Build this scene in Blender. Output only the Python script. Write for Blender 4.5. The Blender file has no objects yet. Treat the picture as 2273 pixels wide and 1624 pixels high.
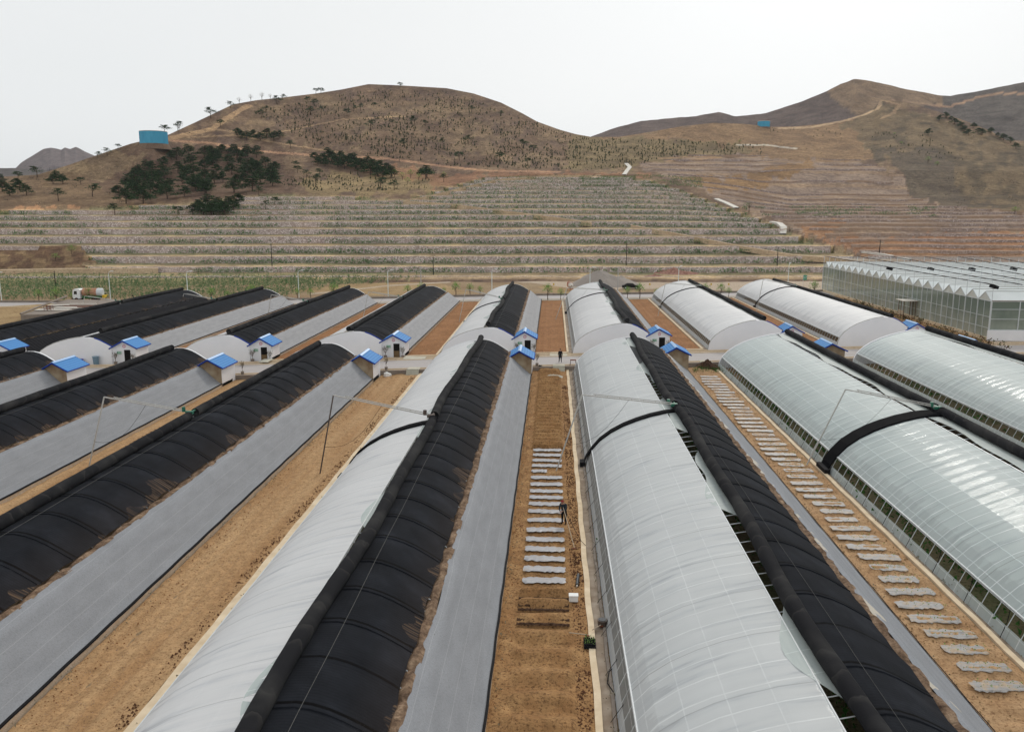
import bpy, bmesh, math, random
import numpy as np
from mathutils import Vector
R = math.radians
random.seed(7); np.random.seed(7)
SC = bpy.context.scene
COL = SC.collection

# ------------------------------------------------------------------ camera
CH = 20.0                                   # camera height
FP, CX, CY, HZ, VX = 1850.0, 1136.5, 812.0, 468.0, 1228.0
PI_ = math.atan((CY-HZ)/FP)                 # pitch down
YA = math.atan((VX-CX)*math.cos(PI_)/FP)    # heading, left of +Y
cam_d = bpy.data.cameras.new('camera'); cam = bpy.data.objects.new('camera', cam_d); COL.objects.link(cam)
cam_d.sensor_width = 36; cam_d.lens = FP/2273*36
cam_d.clip_start = .5; cam_d.clip_end = 8000
cam.location = (0, 0, CH); cam.rotation_euler = (R(90)-PI_, 0, YA)
SC.camera = cam
SC.render.resolution_x = 1024; SC.render.resolution_y = 731

# ------------------------------------------------------------------ light
SUN_EL, SUN_AZ = 32, 17                     # azimuth right of +Y
w = bpy.data.worlds.new('World'); SC.world = w; w.use_nodes = True
nt = w.node_tree; nt.nodes.clear()
out = nt.nodes.new('ShaderNodeOutputWorld'); bg = nt.nodes.new('ShaderNodeBackground')
sky = nt.nodes.new('ShaderNodeTexSky'); sky.sky_type = 'NISHITA'; sky.sun_disc = False
sky.sun_elevation = R(SUN_EL); sky.sun_rotation = R(SUN_AZ)
sky.air_density = 1.0; sky.dust_density = 4.0; sky.ozone_density = 1.0
hsv = nt.nodes.new('ShaderNodeHueSaturation'); hsv.inputs['Saturation'].default_value = .25
mx = nt.nodes.new('ShaderNodeMix'); mx.data_type = 'RGBA'; mx.inputs[0].default_value = .94
ctc = nt.nodes.new('ShaderNodeTexCoord'); cmp_ = nt.nodes.new('ShaderNodeMapping'); cmp_.inputs['Scale'].default_value = (1, 1, 3.5)
cnz = nt.nodes.new('ShaderNodeTexNoise'); cnz.inputs['Scale'].default_value = 1.6; cnz.inputs['Detail'].default_value = 4
crp = nt.nodes.new('ShaderNodeMix'); crp.data_type = 'RGBA'
crp.inputs[6].default_value = (7.05, 7.35, 7.5, 1); crp.inputs[7].default_value = (7.75, 7.85, 7.85, 1)      # the overcast veil
nt.links.new(ctc.outputs['Generated'], cmp_.inputs[0]); nt.links.new(cmp_.outputs[0], cnz.inputs['Vector']); nt.links.new(cnz.outputs[0], crp.inputs[0]); nt.links.new(crp.outputs[2], mx.inputs[7])
nt.links.new(sky.outputs[0], hsv.inputs['Color']); nt.links.new(hsv.outputs[0], mx.inputs[6])
nt.links.new(mx.outputs[2], bg.inputs[0]); bg.inputs[1].default_value = .1
nt.links.new(bg.outputs[0], out.inputs[0])
sl = bpy.data.lights.new('sun', 'SUN'); sl.energy = 1.1; sl.angle = R(11); sl.color = (1, .95, .87)
so = bpy.data.objects.new('sun', sl); COL.objects.link(so)
sd = Vector((math.sin(R(SUN_AZ))*math.cos(R(SUN_EL)), math.cos(R(SUN_AZ))*math.cos(R(SUN_EL)), math.sin(R(SUN_EL))))
so.rotation_euler = sd.to_track_quat('Z', 'Y').to_euler(); so.location = (0, 0, 60)
SC.view_settings.view_transform = 'Standard'; SC.view_settings.look = 'None'
SC.view_settings.exposure = 0.22; SC.view_settings.gamma = 1
SC.render.engine = 'CYCLES'

# ------------------------------------------------------------------ geometry helpers
FX, FY = -math.sin(YA), math.cos(YA); RX, RY = math.cos(YA), math.sin(YA)
SP, CP = math.sin(PI_), math.cos(PI_)
def Wt(px, t, z):
    """bearing px (column), forward distance t, height z -> world"""
    zc = t*CP-(z-CH)*SP; q = (px-CX)/FP*zc
    return (FX*t+RX*q, FY*t+RY*q, z)
def zat(py, t):
    k = (CY-py)/FP
    return CH+t*(k*CP-SP)/(CP+k*SP)
def P(px, py, t):
    return Wt(px, t, zat(py, t))
def pyat(t, z):
    h = z-CH
    return CY-FP*(t*SP+h*CP)/(t*CP-h*SP)
def TL(x):
    """the farm falls gently away to the left"""
    return -.012*min(95, max(0, -x-15))
def G(px, py, z=0.0):
    """point of the ground level z seen at bearing px, drop py"""
    k = (CY-py)/FP; zz = z
    for _ in range(4):
        t = (zz-CH)*(CP+k*SP)/(k*CP-SP); p = Wt(px, t, zz); zz = z+TL(p[0])
    return Wt(px, t, zz)

def proj(p):
    x, y, z = p; t = x*FX+y*FY; q = x*RX+y*RY; h_ = z-CH; zc = t*CP-h_*SP
    return CX+FP*q/zc, CY-FP*(t*SP+h_*CP)/zc
def fbm(x, y, s=1.0, o=4, seed=0):
    x = np.asarray(x, float)/s; y = np.asarray(y, float)/s
    r = 0; a = 1; tot = 0
    for k in range(o):
        xi = np.floor(x).astype(np.int64); yi = np.floor(y).astype(np.int64)
        fx = x-xi; fy = y-yi; fx = fx*fx*(3-2*fx); fy = fy*fy*(3-2*fy)
        def h(i, j):
            n = (i*374761393+j*668265263+(seed+k*17)*1442695041) & 0x7fffffff
            n = ((n ^ (n >> 13))*1274126177) & 0x7fffffff
            return ((n ^ (n >> 16)) & 0xffff)/65535.0
        v = (h(xi, yi)*(1-fx)+h(xi+1, yi)*fx)*(1-fy)+(h(xi, yi+1)*(1-fx)+h(xi+1, yi+1)*fx)*fy
        r = r+a*v; tot += a; a *= .5; x = x*2.03+5.1; y = y*2.03+9.7
    return r/tot

class MB:
    def __init__(s): s.v = []; s.f = []; s.uv = None; s.m = []; s.mi = 0
    def quadgrid(s, pts, nu, nv, uvs=None):
        b = len(s.v); s.v += [tuple(p) for p in pts]
        for i in range(nu-1):
            for j in range(nv-1):
                a = b+i*nv+j; s.f.append((a, a+nv, a+nv+1, a+1)); s.m.append(s.mi)
        if uvs is not None:
            if s.uv is None: s.uv = []
            s.uv += uvs
    def poly(s, pts):
        b = len(s.v); s.v += [tuple(p) for p in pts]; s.f.append(tuple(range(b, b+len(pts)))); s.m.append(s.mi)
    def box(s, c, d, rz=0.0, ry=0.0):
        b = len(s.v); cs, sn = math.cos(rz), math.sin(rz); c2, s2 = math.cos(ry), math.sin(ry)
        for x in (-.5, .5):
            for y in (-.5, .5):
                for z in (-.5, .5):
                    X, Y, Z = x*d[0], y*d[1], z*d[2]
                    X, Z = X*c2+Z*s2, -X*s2+Z*c2
                    s.v.append((c[0]+X*cs-Y*sn, c[1]+X*sn+Y*cs, c[2]+Z))
        for f in ((0, 1, 3, 2), (4, 6, 7, 5), (0, 4, 5, 1), (2, 3, 7, 6), (0, 2, 6, 4), (1, 5, 7, 3)):
            s.f.append(tuple(b+i for i in f)); s.m.append(s.mi)
    def tube(s, path, r, n=6, cap=True):
        path = [Vector(p) for p in path]; b0 = len(s.v); m = len(path)
        rs = r if isinstance(r, (list, tuple)) else [r]*m
        up = Vector((0, 0, 1))
        for i, p in enumerate(path):
            d = (path[min(i+1, m-1)]-path[max(i-1, 0)]).normalized()
            u = up if abs(d.z) < .95 else Vector((1, 0, 0))
            a = d.cross(u).normalized(); c = a.cross(d)
            for k in range(n):
                an = 2*math.pi*k/n
                q = p+a*math.cos(an)*rs[i]+c*math.sin(an)*rs[i]; s.v.append(tuple(q))
        for i in range(m-1):
            for k in range(n):
                a = b0+i*n+k; c = b0+i*n+(k+1) % n
                s.f.append((a, c, c+n, a+n)); s.m.append(s.mi)
        if cap:
            s.f.append(tuple(b0+k for k in range(n))); s.m.append(s.mi)
            s.f.append(tuple(b0+(m-1)*n+k for k in reversed(range(n)))); s.m.append(s.mi)
    def prism(s, prof, fa, fb):
        """profile points mapped by two functions to the two ends; closed side walls and caps"""
        A = [fa(p) for p in prof]; B = [fb(p) for p in prof]; n = len(prof); b = len(s.v)
        s.v += [tuple(p) for p in A]+[tuple(p) for p in B]
        for i in range(n):
            j = (i+1) % n; s.f.append((b+i, b+j, b+n+j, b+n+i)); s.m.append(s.mi)
        s.f.append(tuple(b+i for i in reversed(range(n)))); s.m.append(s.mi)
        s.f.append(tuple(b+n+i for i in range(n))); s.m.append(s.mi)
    def build(s, name, mat, parent=None, smooth=False, cols=None):
        me = bpy.data.meshes.new(name); o = bpy.data.objects.new(name, me); COL.objects.link(o)
        v = np.array(s.v, dtype=float).reshape(-1, 3)
        if parent is not None:
            loc = parent.matrix_basis.translation
            pl = Vector(parent.location)
            q = parent
            off = Vector((0, 0, 0))
            while q is not None: off += Vector(q.location); q = q.parent
            v = v-np.array(off)
            o.parent = parent
        me.from_pydata(v.tolist(), [], s.f)
        mats = mat if isinstance(mat, (list, tuple)) else [mat]
        for m_ in mats: me.materials.append(m_)
        if len(mats) > 1: me.polygons.foreach_set('material_index', s.m)
        if s.uv is not None and len(s.uv) == len(s.v):
            L = me.uv_layers.new(name='UVMap'); uv = np.array(s.uv, float)
            li = np.zeros(len(me.loops), dtype=np.int32); me.loops.foreach_get('vertex_index', li)
            L.data.foreach_set('uv', uv[li].ravel())
        if cols is not None:
            ca = me.color_attributes.new('tint', 'FLOAT_COLOR', 'POINT')
            ca.data.foreach_set('color', np.asarray(cols, float).ravel())
        if smooth: me.polygons.foreach_set('use_smooth', [True]*len(me.polygons))
        me.update(); me.validate()
        return o
def tag(o, label=None, cat=None, group=None, kind=None):
    if label: o['label'] = label
    if cat: o['category'] = cat
    if group: o['group'] = group
    if kind: o['kind'] = kind
    return o
def empty(name, loc, label, cat, group=None):
    o = bpy.data.objects.new(name, None); COL.objects.link(o); o.location = loc; o.empty_display_size = .5
    return tag(o, label, cat, group)
def copy_tree(o, parent=None, keep=True):
    c = o.copy(); COL.objects.link(c); c.parent = parent
    for ch in list(o.children): copy_tree(ch, c)
    return c

# ------------------------------------------------------------------ materials
def new_mat(name):
    m = bpy.data.materials.new(name); m.use_nodes = True; n = m.node_tree; n.nodes.clear()
    o = n.nodes.new('ShaderNodeOutputMaterial'); return m, n, o
def N(n, t, **k):
    x = n.nodes.new(t)
    for a, b in k.items(): setattr(x, a, b)
    return x
def noise_fac(n, scale, detail=4, coord='Object', rough=.55, sc=(1, 1, 1)):
    tc = N(n, 'ShaderNodeTexCoord'); mp = N(n, 'ShaderNodeMapping'); mp.inputs['Scale'].default_value = sc
    nz = N(n, 'ShaderNodeTexNoise'); nz.inputs['Scale'].default_value = scale; nz.inputs['Detail'].default_value = detail
    nz.inputs['Roughness'].default_value = rough
    n.links.new(tc.outputs[coord], mp.inputs[0]); n.links.new(mp.outputs[0], nz.inputs['Vector'])
    return nz.outputs['Fac']
def ramp(n, fac, stops):
    r = N(n, 'ShaderNodeValToRGB'); e = r.color_ramp.elements
    while len(e) < len(stops): e.new(.5)
    for i, (p, c) in enumerate(stops):
        e[i].position = p; e[i].color = (*c, 1) if len(c) == 3 else c
    n.links.new(fac, r.inputs[0]); return r.outputs[0]
def mixc(n, fac, a, b, mode='MIX'):
    m = N(n, 'ShaderNodeMix', data_type='RGBA', blend_type=mode)
    for i, v in ((0, fac), (6, a), (7, b)):
        if hasattr(v, 'is_linked') or hasattr(v, 'links'): n.links.new(v, m.inputs[i])
        elif i == 0: m.inputs[0].default_value = v
        else: m.inputs[i].default_value = (*v, 1)
    return m.outputs[2]
def math_(n, op, a, b=None, c=None, clamp=False):
    m = N(n, 'ShaderNodeMath', operation=op); m.use_clamp = clamp
    for i, v in enumerate((a, b, c)):
        if v is None: continue
        if hasattr(v, 'links'): n.links.new(v, m.inputs[i])
        else: m.inputs[i].default_value = v
    return m.outputs[0]
def bump(n, h, strength=.3, dist=.05):
    b = N(n, 'ShaderNodeBump'); b.inputs['Strength'].default_value = strength; b.inputs['Distance'].default_value = dist
    n.links.new(h, b.inputs['Height']); return b.outputs[0]
def pbsdf(n, o, col, rough=.9, spec=.2, normal=None, metal=0):
    p = N(n, 'ShaderNodeBsdfPrincipled')
    if hasattr(col, 'links'): n.links.new(col, p.inputs['Base Color'])
    else: p.inputs['Base Color'].default_value = (*col, 1)
    if hasattr(rough, 'links'): n.links.new(rough, p.inputs['Roughness'])
    else: p.inputs['Roughness'].default_value = rough
    p.inputs['Specular IOR Level'].default_value = spec; p.inputs['Metallic'].default_value = metal
    if normal is not None: n.links.new(normal, p.inputs['Normal'])
    n.links.new(p.outputs[0], o.inputs[0]); return p
def simple(name, c1, c2=None, scale=3, rough=.8, spec=.25, bs=0, bd=.02, sc=(1, 1, 1), metal=0, detail=5):
    m, n, o = new_mat(name)
    if c2 is None: c2 = tuple(x*.8 for x in c1)
    f = noise_fac(n, scale, detail, sc=sc)
    col = ramp(n, f, [(.3, c2), (.7, c1)])
    nm = bump(n, f, bs, bd) if bs else None
    pbsdf(n, o, col, rough, spec, nm, metal); return m

def soil_mat(name, a, b, c, fine=9.0, big=.3, str_=(1, 1, 1)):
    m, n, o = new_mat(name)
    f1 = noise_fac(n, fine, 6, rough=.7); f2 = noise_fac(n, big, 3, sc=str_); f3 = noise_fac(n, 2.2, 4, rough=.65)
    base = mixc(n, math_(n, 'MULTIPLY', f2, 1.0), a, b)
    base = ramp(n, f2, [(.35, a), (.65, b)])
    spk = ramp(n, f1, [(.36, (0, 0, 0)), (.5, (1, 1, 1))])
    col = mixc(n, spk, c, base)
    cl = ramp(n, f3, [(.3, (.72, .72, .72)), (.6, (1, 1, 1)), (.8, (1.15, 1.13, 1.1))])
    col = mixc(n, 1.0, col, cl, 'MULTIPLY')
    pbsdf(n, o, col, .95, .1, bump(n, math_(n, 'ADD', f1, f3), .7, .06)); return m

M = {}
M['soil_tan'] = soil_mat('soil_tan', (.52, .335, .175), (.41, .24, .115), (.25, .14, .07), 9, .25, (3.2, .22, 1))
M['soil_brown'] = soil_mat('soil_brown', (.38, .19, .085), (.30, .145, .062), (.14, .06, .03), 6)
M['soil_gold'] = soil_mat('soil_gold', (.42, .245, .11), (.31, .165, .07), (.13, .065, .03), 8, .7)
M['soil_strip3'] = soil_mat('soil_strip3', (.50, .325, .18), (.41, .245, .125), (.24, .135, .07), 7, .5)
M['soil_dark'] = soil_mat('soil_dark', (.10, .055, .032), (.06, .032, .02), (.03, .016, .01), 5)
M['gable_pan'] = simple('gable_pan', (.62, .63, .58), (.52, .53, .48), 1, .5, .3)
M['indoor'] = soil_mat('indoor', (.22, .17, .10), (.15, .15, .075), (.08, .07, .035), 5)
M['mound'] = soil_mat('mound', (.24, .165, .11), (.17, .115, .085), (.10, .07, .05), 2, .1)
M['path_tan'] = soil_mat('path_tan', (.58, .44, .30), (.48, .35, .225), (.34, .24, .15), 2, .2)
M['clod'] = soil_mat('clod', (.20, .10, .055), (.15, .07, .04), (.09, .045, .03), 5)
M['ground'] = soil_mat('ground', (.36, .265, .16), (.28, .185, .105), (.17, .11, .06), 3, .08)
M['dirt_pale'] = soil_mat('dirt_pale', (.52, .42, .32), (.46, .36, .265), (.33, .25, .18), 2, .06, (.3, 1, 1))
M['dry_grass'] = soil_mat('dry_grass', (.44, .31, .16), (.33, .22, .11), (.17, .105, .05), 4, .2)
M['concrete'] = simple('concrete', (.46, .44, .42), (.38, .36, .34), .8, .85, .2)
M['kerb'] = simple('kerb', (.74, .61, .44), (.58, .45, .30), 1.2, .9, .15)
M['pad'] = simple('pad', (.52, .50, .42), (.44, .42, .35), 2, .9, .15)
M['step_wall'] = simple('step_wall', (.27, .23, .195), (.20, .165, .14), 1.5, .9, .15)
M['ditch'] = simple('ditch', (.36, .30, .24), (.20, .145, .10), 1.1, .9, .2, .4, .04)
M['asphalt'] = simple('asphalt', (.42, .385, .375), (.36, .33, .315), .35, .85, .2, sc=(.3, 1, 1))
M['steel'] = simple('steel', (.50, .49, .46), (.38, .36, .33), 6, .5, .5)
M['steel_dark'] = simple('steel_dark', (.10, .07, .055), (.05, .035, .03), 4, .6, .4)
M['galv'] = simple('galv', (.62, .65, .66), (.5, .53, .54), 6, .45, .5)
M['white_wall'] = simple('white_wall', (.80, .80, .82), (.74, .745, .77), .5, .8, .2)
M['hut_back'] = simple('hut_back', (.40, .33, .235), (.24, .165, .10), .9, .9, .1, .3, .03)
M['blue_trim'] = simple('blue_trim', (.008, .045, .30), (.006, .035, .25), 4, .7, .1)
M['door'] = simple('door', (.16, .10, .045), (.11, .07, .03), 3, .6, .3)
M['dark'] = simple('dark', (.012, .010, .010), (.006, .005, .005), 3, .9, .1)
M['black_rub'] = simple('black_rub', (.014, .014, .016), (.009, .009, .010), 5, .85, .1)
M['green_motor'] = simple('green_motor', (.02, .16, .10), (.01, .10, .06), 8, .5, .4)
M['rust'] = simple('rust', (.22, .07, .035), (.10, .03, .018), 6, .8, .2)
M['orange'] = simple('orange', (.42, .10, .035), (.30, .07, .025), 6, .6, .3)
M['wood'] = simple('wood', (.52, .44, .34), (.38, .29, .2), 3, .8, .2, sc=(1, 6, 1))
M['pale_board'] = simple('pale_board', (.68, .65, .59), (.55, .50, .44), 1.5, .8, .2)
M['white_paint'] = simple('white_paint', (.78, .79, .78), (.68, .70, .70), 3, .45, .4)
M['lamp_white'] = simple('lamp_white', (.72, .78, .76), (.62, .68, .66), 3, .5, .4)
M['tank_blue'] = simple('tank_blue', (.07, .42, .62), (.05, .34, .54), .5, .5, .4, sc=(1, 1, .3))
M['tyre'] = simple('tyre', (.025, .024, .022), (.015, .014, .013), 6, .9, .2)
M['glass_dark'] = simple('glass_dark', (.02, .022, .025), (.012, .014, .016), 3, .1, .6)
M['tank_rust'] = simple('tank_rust', (.55, .34, .24), (.36, .13, .06), 1.3, .6, .3, sc=(1, 1, 2.4))
M['foam'] = simple('foam', (.86, .86, .84), (.78, .78, .76), 4, .8, .2)
M['gravel'] = simple('gravel', (.36, .32, .285), (.27, .235, .21), 6, .95, .1, .5, .05)
M['rubble'] = simple('rubble', (.44, .25, .19), (.18, .09, .07), 1.6, .95, .1, .6, .1)
M['skin'] = simple('skin', (.44, .26, .19), (.40, .23, .17), 6, .6, .3)
M['cloth_black'] = simple('cloth_black', (.014, .014, .017), (.009, .009, .011), 9, .9, .1)
M['cloth_teal'] = simple('cloth_teal', (.04, .055, .065), (.02, .026, .034), 9, .9, .1)
M['red_cap'] = simple('red_cap', (.30, .035, .035), (.20, .025, .025), 9, .9, .1)
M['hair'] = simple('hair', (.02, .012, .010), (.012, .008, .007), 30, .7, .2)
M['yellow'] = simple('yellow', (.70, .48, .04), (.55, .36, .03), 9, .6, .3)
M['green_paint'] = simple('green_paint', (.03, .15, .035), (.02, .10, .025), 5, .6, .3)
M['sign_green'] = simple('sign_green', (.08, .34, .20), (.06, .28, .16), 5, .5, .3)
M['sign_pale'] = simple('sign_pale', (.52, .62, .55), (.46, .56, .50), 8, .5, .3)
M['logo_red'] = simple('logo_red', (.55, .16, .25), (.5, .14, .22), 8, .6, .3)
M['purple'] = simple('purple', (.10, .10, .36), (.08, .08, .30), 8, .5, .3)
M['bin_blue'] = simple('bin_blue', (.17, .26, .33), (.13, .21, .28), 8, .5, .3)
M['bark'] = simple('bark', (.12, .08, .055), (.06, .04, .03), 2, .95, .1)
M['rope'] = simple('rope', (.13, .125, .12), (.08, .08, .075), 8, .9, .1)
M['rock_pink'] = simple('rock_pink', (.50, .36, .28), (.33, .22, .17), 3, .9, .1)

def leaf_mat(name, a, b, c, sc=.35):
    m, n, o = new_mat(name)
    gi = N(n, 'ShaderNodeNewGeometry')
    f = noise_fac(n, sc, 3)
    k = math_(n, 'ADD', math_(n, 'MULTIPLY', gi.outputs['Random Per Island'], .55), math_(n, 'MULTIPLY', f, .5))
    col = ramp(n, k, [(.25, a), (.5, b), (.8, c)])
    d = N(n, 'ShaderNodeBsdfDiffuse'); t = N(n, 'ShaderNodeBsdfTranslucent'); mxs = N(n, 'ShaderNodeMixShader')
    n.links.new(col, d.inputs[0]); n.links.new(col, t.inputs[0]); mxs.inputs[0].default_value = .25
    n.links.new(d.outputs[0], mxs.inputs[1]); n.links.new(t.outputs[0], mxs.inputs[2]); n.links.new(mxs.outputs[0], o.inputs[0])
    return m
M['pine_leaf'] = leaf_mat('pine_leaf', (.015, .034, .019), (.038, .072, .034), (.085, .135, .06))
M['shrub_leaf'] = leaf_mat('shrub_leaf', (.065, .12, .05), (.12, .195, .09), (.21, .29, .14), .1)
M['fresh_leaf'] = leaf_mat('fresh_leaf', (.10, .22, .05), (.18, .33, .08), (.30, .46, .13), 1)
M['bush_leaf'] = leaf_mat('bush_leaf', (.035, .045, .022), (.055, .062, .032), (.085, .09, .045), .1)
M['twig'] = leaf_mat('twig', (.09, .07, .055), (.15, .12, .10), (.22, .18, .13))
M['bare_leaf'] = leaf_mat('bare_leaf', (.14, .13, .09), (.22, .20, .14), (.30, .28, .20))
M['potted_leaf'] = leaf_mat('potted_leaf', (.10, .035, .03), (.12, .09, .05), (.12, .16, .07), 2)
M['crop_leaf'] = leaf_mat('crop_leaf', (.03, .09, .02), (.05, .14, .035), (.09, .20, .05), 1)

# film: UV.x = metres along the house, UV.y = metres up the arch
def film_mat(name, tint, transp, rib=1.2, rope=3.6, crease_shade=.0, ribc=(.80, .82, .82), coat=.05, lines=1.0):
    m, n, o = new_mat(name)
    uv = N(n, 'ShaderNodeUVMap'); sp = N(n, 'ShaderNodeSeparateXYZ'); n.links.new(uv.outputs[0], sp.inputs[0])
    X, Y = sp.outputs[0], sp.outputs[1]
    mp = N(n, 'ShaderNodeMapping'); mp.inputs['Scale'].default_value = (2.2, .22, 1); n.links.new(uv.outputs[0], mp.inputs[0])
    nz = N(n, 'ShaderNodeTexNoise'); nz.inputs['Scale'].default_value = 1.0; nz.inputs['Detail'].default_value = 5; n.links.new(mp.outputs[0], nz.inputs['Vector'])
    nb = N(n, 'ShaderNodeTexNoise'); nb.inputs['Scale'].default_value = .16; nb.inputs['Detail'].default_value = 3; n.links.new(uv.outputs[0], nb.inputs['Vector'])
    wob = math_(n, 'ADD', X, math_(n, 'MULTIPLY', math_(n, 'SUBTRACT', nb.outputs[0], .5), .25))
    def line(src, per, wd, ph=0.0):
        f = math_(n, 'FRACT', math_(n, 'DIVIDE', math_(n, 'ADD', src, ph), per))
        return math_(n, 'LESS_THAN', math_(n, 'ABSOLUTE', math_(n, 'SUBTRACT', f, .5)), wd/per/2)
    bk = N(n, 'ShaderNodeTexNoise'); bk.inputs['Scale'].default_value = .9; bk.inputs['Detail'].default_value = 5; n.links.new(uv.outputs[0], bk.inputs['Vector'])
    bkf = ramp(n, bk.outputs[0], [(.38, (.15, .15, .15)), (.6, (1, 1, 1))])
    ribm = line(wob, rib, .065)
    ropem = line(wob, rope, .05, .37)
    pur = line(Y, 1.55, .05, .3)
    base = mixc(n, ramp(n, nb.outputs[0], [(.35, (0, 0, 0)), (.7, (1, 1, 1))]), tint, tuple(x*.91 for x in tint))
    strk = ramp(n, nz.outputs[0], [(.30, (.74, .75, .78)), (.40, (.93, .94, .95)), (.5, (1, 1, 1)), (.75, (1.04, 1.04, 1.04))])
    base = mixc(n, 1.0, base, strk, 'MULTIPLY')
    low = math_(n, 'MULTIPLY', math_(n, 'LESS_THAN', math_(n, 'ADD', Y, math_(n, 'MULTIPLY', nz.outputs[0], 5.0)), 3.6), .22+crease_shade)  # painted wrinkle shade: dark crease streaks mixed into the lower film colour
    base = mixc(n, low, base, (.40, .41, .42))
    base = mixc(n, math_(n, 'MULTIPLY', math_(n, 'MULTIPLY', ribm, bkf), .75*lines), base, ribc)
    base = mixc(n, math_(n, 'MULTIPLY', math_(n, 'MULTIPLY', pur, math_(n, 'GREATER_THAN', bk.outputs[0], .52)), .22*lines), base, ribc)
    base = mixc(n, math_(n, 'MULTIPLY', ropem, math_(n, 'MULTIPLY', nz.outputs[0], .9)), base, (.22, .22, .22))
    brk = N(n, 'ShaderNodeTexNoise'); brk.inputs['Scale'].default_value = 1.1; brk.inputs['Detail'].default_value = 6; n.links.new(uv.outputs[0], brk.inputs['Vector'])
    h = math_(n, 'ADD', math_(n, 'MULTIPLY', nz.outputs[0], .6), math_(n, 'MULTIPLY', brk.outputs[0], .35))
    nm = bump(n, h, .28, .07)
    p = N(n, 'ShaderNodeBsdfPrincipled'); n.links.new(base, p.inputs['Base Color']); n.links.new(nm, p.inputs['Normal'])
    p.inputs['Roughness'].default_value = .55; p.inputs['Specular IOR Level'].default_value = .25
    p.inputs['Coat Weight'].default_value = coat; p.inputs['Coat Roughness'].default_value = .07
    tl = N(n, 'ShaderNodeBsdfTranslucent'); n.links.new(base, tl.inputs[0])
    tr = N(n, 'ShaderNodeBsdfTransparent'); tr.inputs[0].default_value = (.95, .97, .97, 1)
    a = N(n, 'ShaderNodeMixShader'); a.inputs[0].default_value = .22
    n.links.new(p.outputs[0], a.inputs[1]); n.links.new(tl.outputs[0], a.inputs[2])
    b = N(n, 'ShaderNodeMixShader')
    solid = math_(n, 'SUBTRACT', 1.0, math_(n, 'MAXIMUM', ribm, pur))
    n.links.new(math_(n, 'MULTIPLY', math_(n, 'MULTIPLY', solid, ramp(n, nb.outputs[0], [(.3, (1, 1, 1)), (.7, (.55, .55, .55))])), transp), b.inputs[0])
    n.links.new(a.outputs[0], b.inputs[1]); n.links.new(tr.outputs[0], b.inputs[2]); n.links.new(b.outputs[0], o.inputs[0])
    return m
M['film_white'] = film_mat('film_white', (.78, .78, .785), .03, 1.2, 2.4, lines=.25)
M['film_mid'] = film_mat('film_mid', (.70, .72, .725), .10, 1.2, 3.6)
M['film_clear'] = film_mat('film_clear', (.64, .72, .715), .27, 1.2, 3.6, coat=.09)
M['film_streak'] = film_mat('film_streak', (.68, .695, .695), .08, 1.2, 3.6, .5)
M['vent_film'] = film_mat('vent_film', (.42, .42, .41), .45, 1.2, 3.6)
M['flap'] = film_mat('flap', (.60, .66, .64), .22, 9, 9)

def quilt_mat(name, stain, sheet=2.85, col=(.0125, .0140, .0178)):
    m, n, o = new_mat(name)
    uv = N(n, 'ShaderNodeUVMap'); sp = N(n, 'ShaderNodeSeparateXYZ'); n.links.new(uv.outputs[0], sp.inputs[0])
    X, Y = sp.outputs[0], sp.outputs[1]          # Y = 0 at roller .. 1 at valley
    f1 = noise_fac(n, .5, 4); f2 = noise_fac(n, 12, 4)
    mp = N(n, 'ShaderNodeMapping'); mp.inputs['Scale'].default_value = (9, 1.2, 1); n.links.new(uv.outputs[0], mp.inputs[0])
    ns = N(n, 'ShaderNodeTexNoise'); ns.inputs['Scale'].default_value = 1; ns.inputs['Detail'].default_value = 4; n.links.new(mp.outputs[0], ns.inputs['Vector'])
    mp2 = N(n, 'ShaderNodeMapping'); mp2.inputs['Scale'].default_value = (.35, .2, 1); n.links.new(uv.outputs[0], mp2.inputs[0])
    nl = N(n, 'ShaderNodeTexNoise'); nl.inputs['Scale'].default_value = 1; n.links.new(mp2.outputs[0], nl.inputs['Vector'])
    base = ramp(n, f1, [(.3, tuple(c*.72 for c in col)), (.55, tuple(c*1.15 for c in col)), (.75, tuple(c*1.9 for c in col))])
    fr = math_(n, 'FRACT', math_(n, 'DIVIDE', X, sheet))
    ed = math_(n, 'LESS_THAN', fr, .14/sheet)
    base = mixc(n, math_(n, 'MULTIPLY', ed, .95), base, (.002, .002, .0025))
    wl = math_(n, 'ABSOLUTE', math_(n, 'SINE', math_(n, 'MULTIPLY', X, 19.0)))
    base = mixc(n, math_(n, 'MULTIPLY', math_(n, 'LESS_THAN', wl, .35), .35), base, (.008, .008, .010))
    # dust stains towards the lower edge
    edge = math_(n, 'SUBTRACT', Y, math_(n, 'ADD', 1.0, math_(n, 'MULTIPLY', math_(n, 'SUBTRACT', .5, nl.outputs[0]), 1.3)))
    st = math_(n, 'MULTIPLY', math_(n, 'GREATER_THAN', edge, 0.0), math_(n, 'MULTIPLY', ramp(n, ns.outputs[0], [(.46, (0, 0, 0)), (.70, (.85, .85, .85))]), stain))
    base = mixc(n, st, base, (.27, .17, .10))
    gen = math_(n, 'MULTIPLY', math_(n, 'MULTIPLY', math_(n, 'MAXIMUM', math_(n, 'SUBTRACT', Y, .6), 0.0), stain), .2)
    base = mixc(n, gen, base, (.16, .105, .07))
    nm = bump(n, math_(n, 'ADD', math_(n, 'MULTIPLY', wl, .35), f2), .5, .02)
    p = pbsdf(n, o, base, .9, .06, nm)
    return m
M['quilt'] = quilt_mat('quilt', .7)
M['quilt_clean'] = quilt_mat('quilt_clean', .05)
M['quilt_back'] = quilt_mat('quilt_back', .35, 1.9)
M['roll'] = None
m, n, o = new_mat('roll')
uv = N(n, 'ShaderNodeUVMap'); sp = N(n, 'ShaderNodeSeparateXYZ'); n.links.new(uv.outputs[0], sp.inputs[0])
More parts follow.
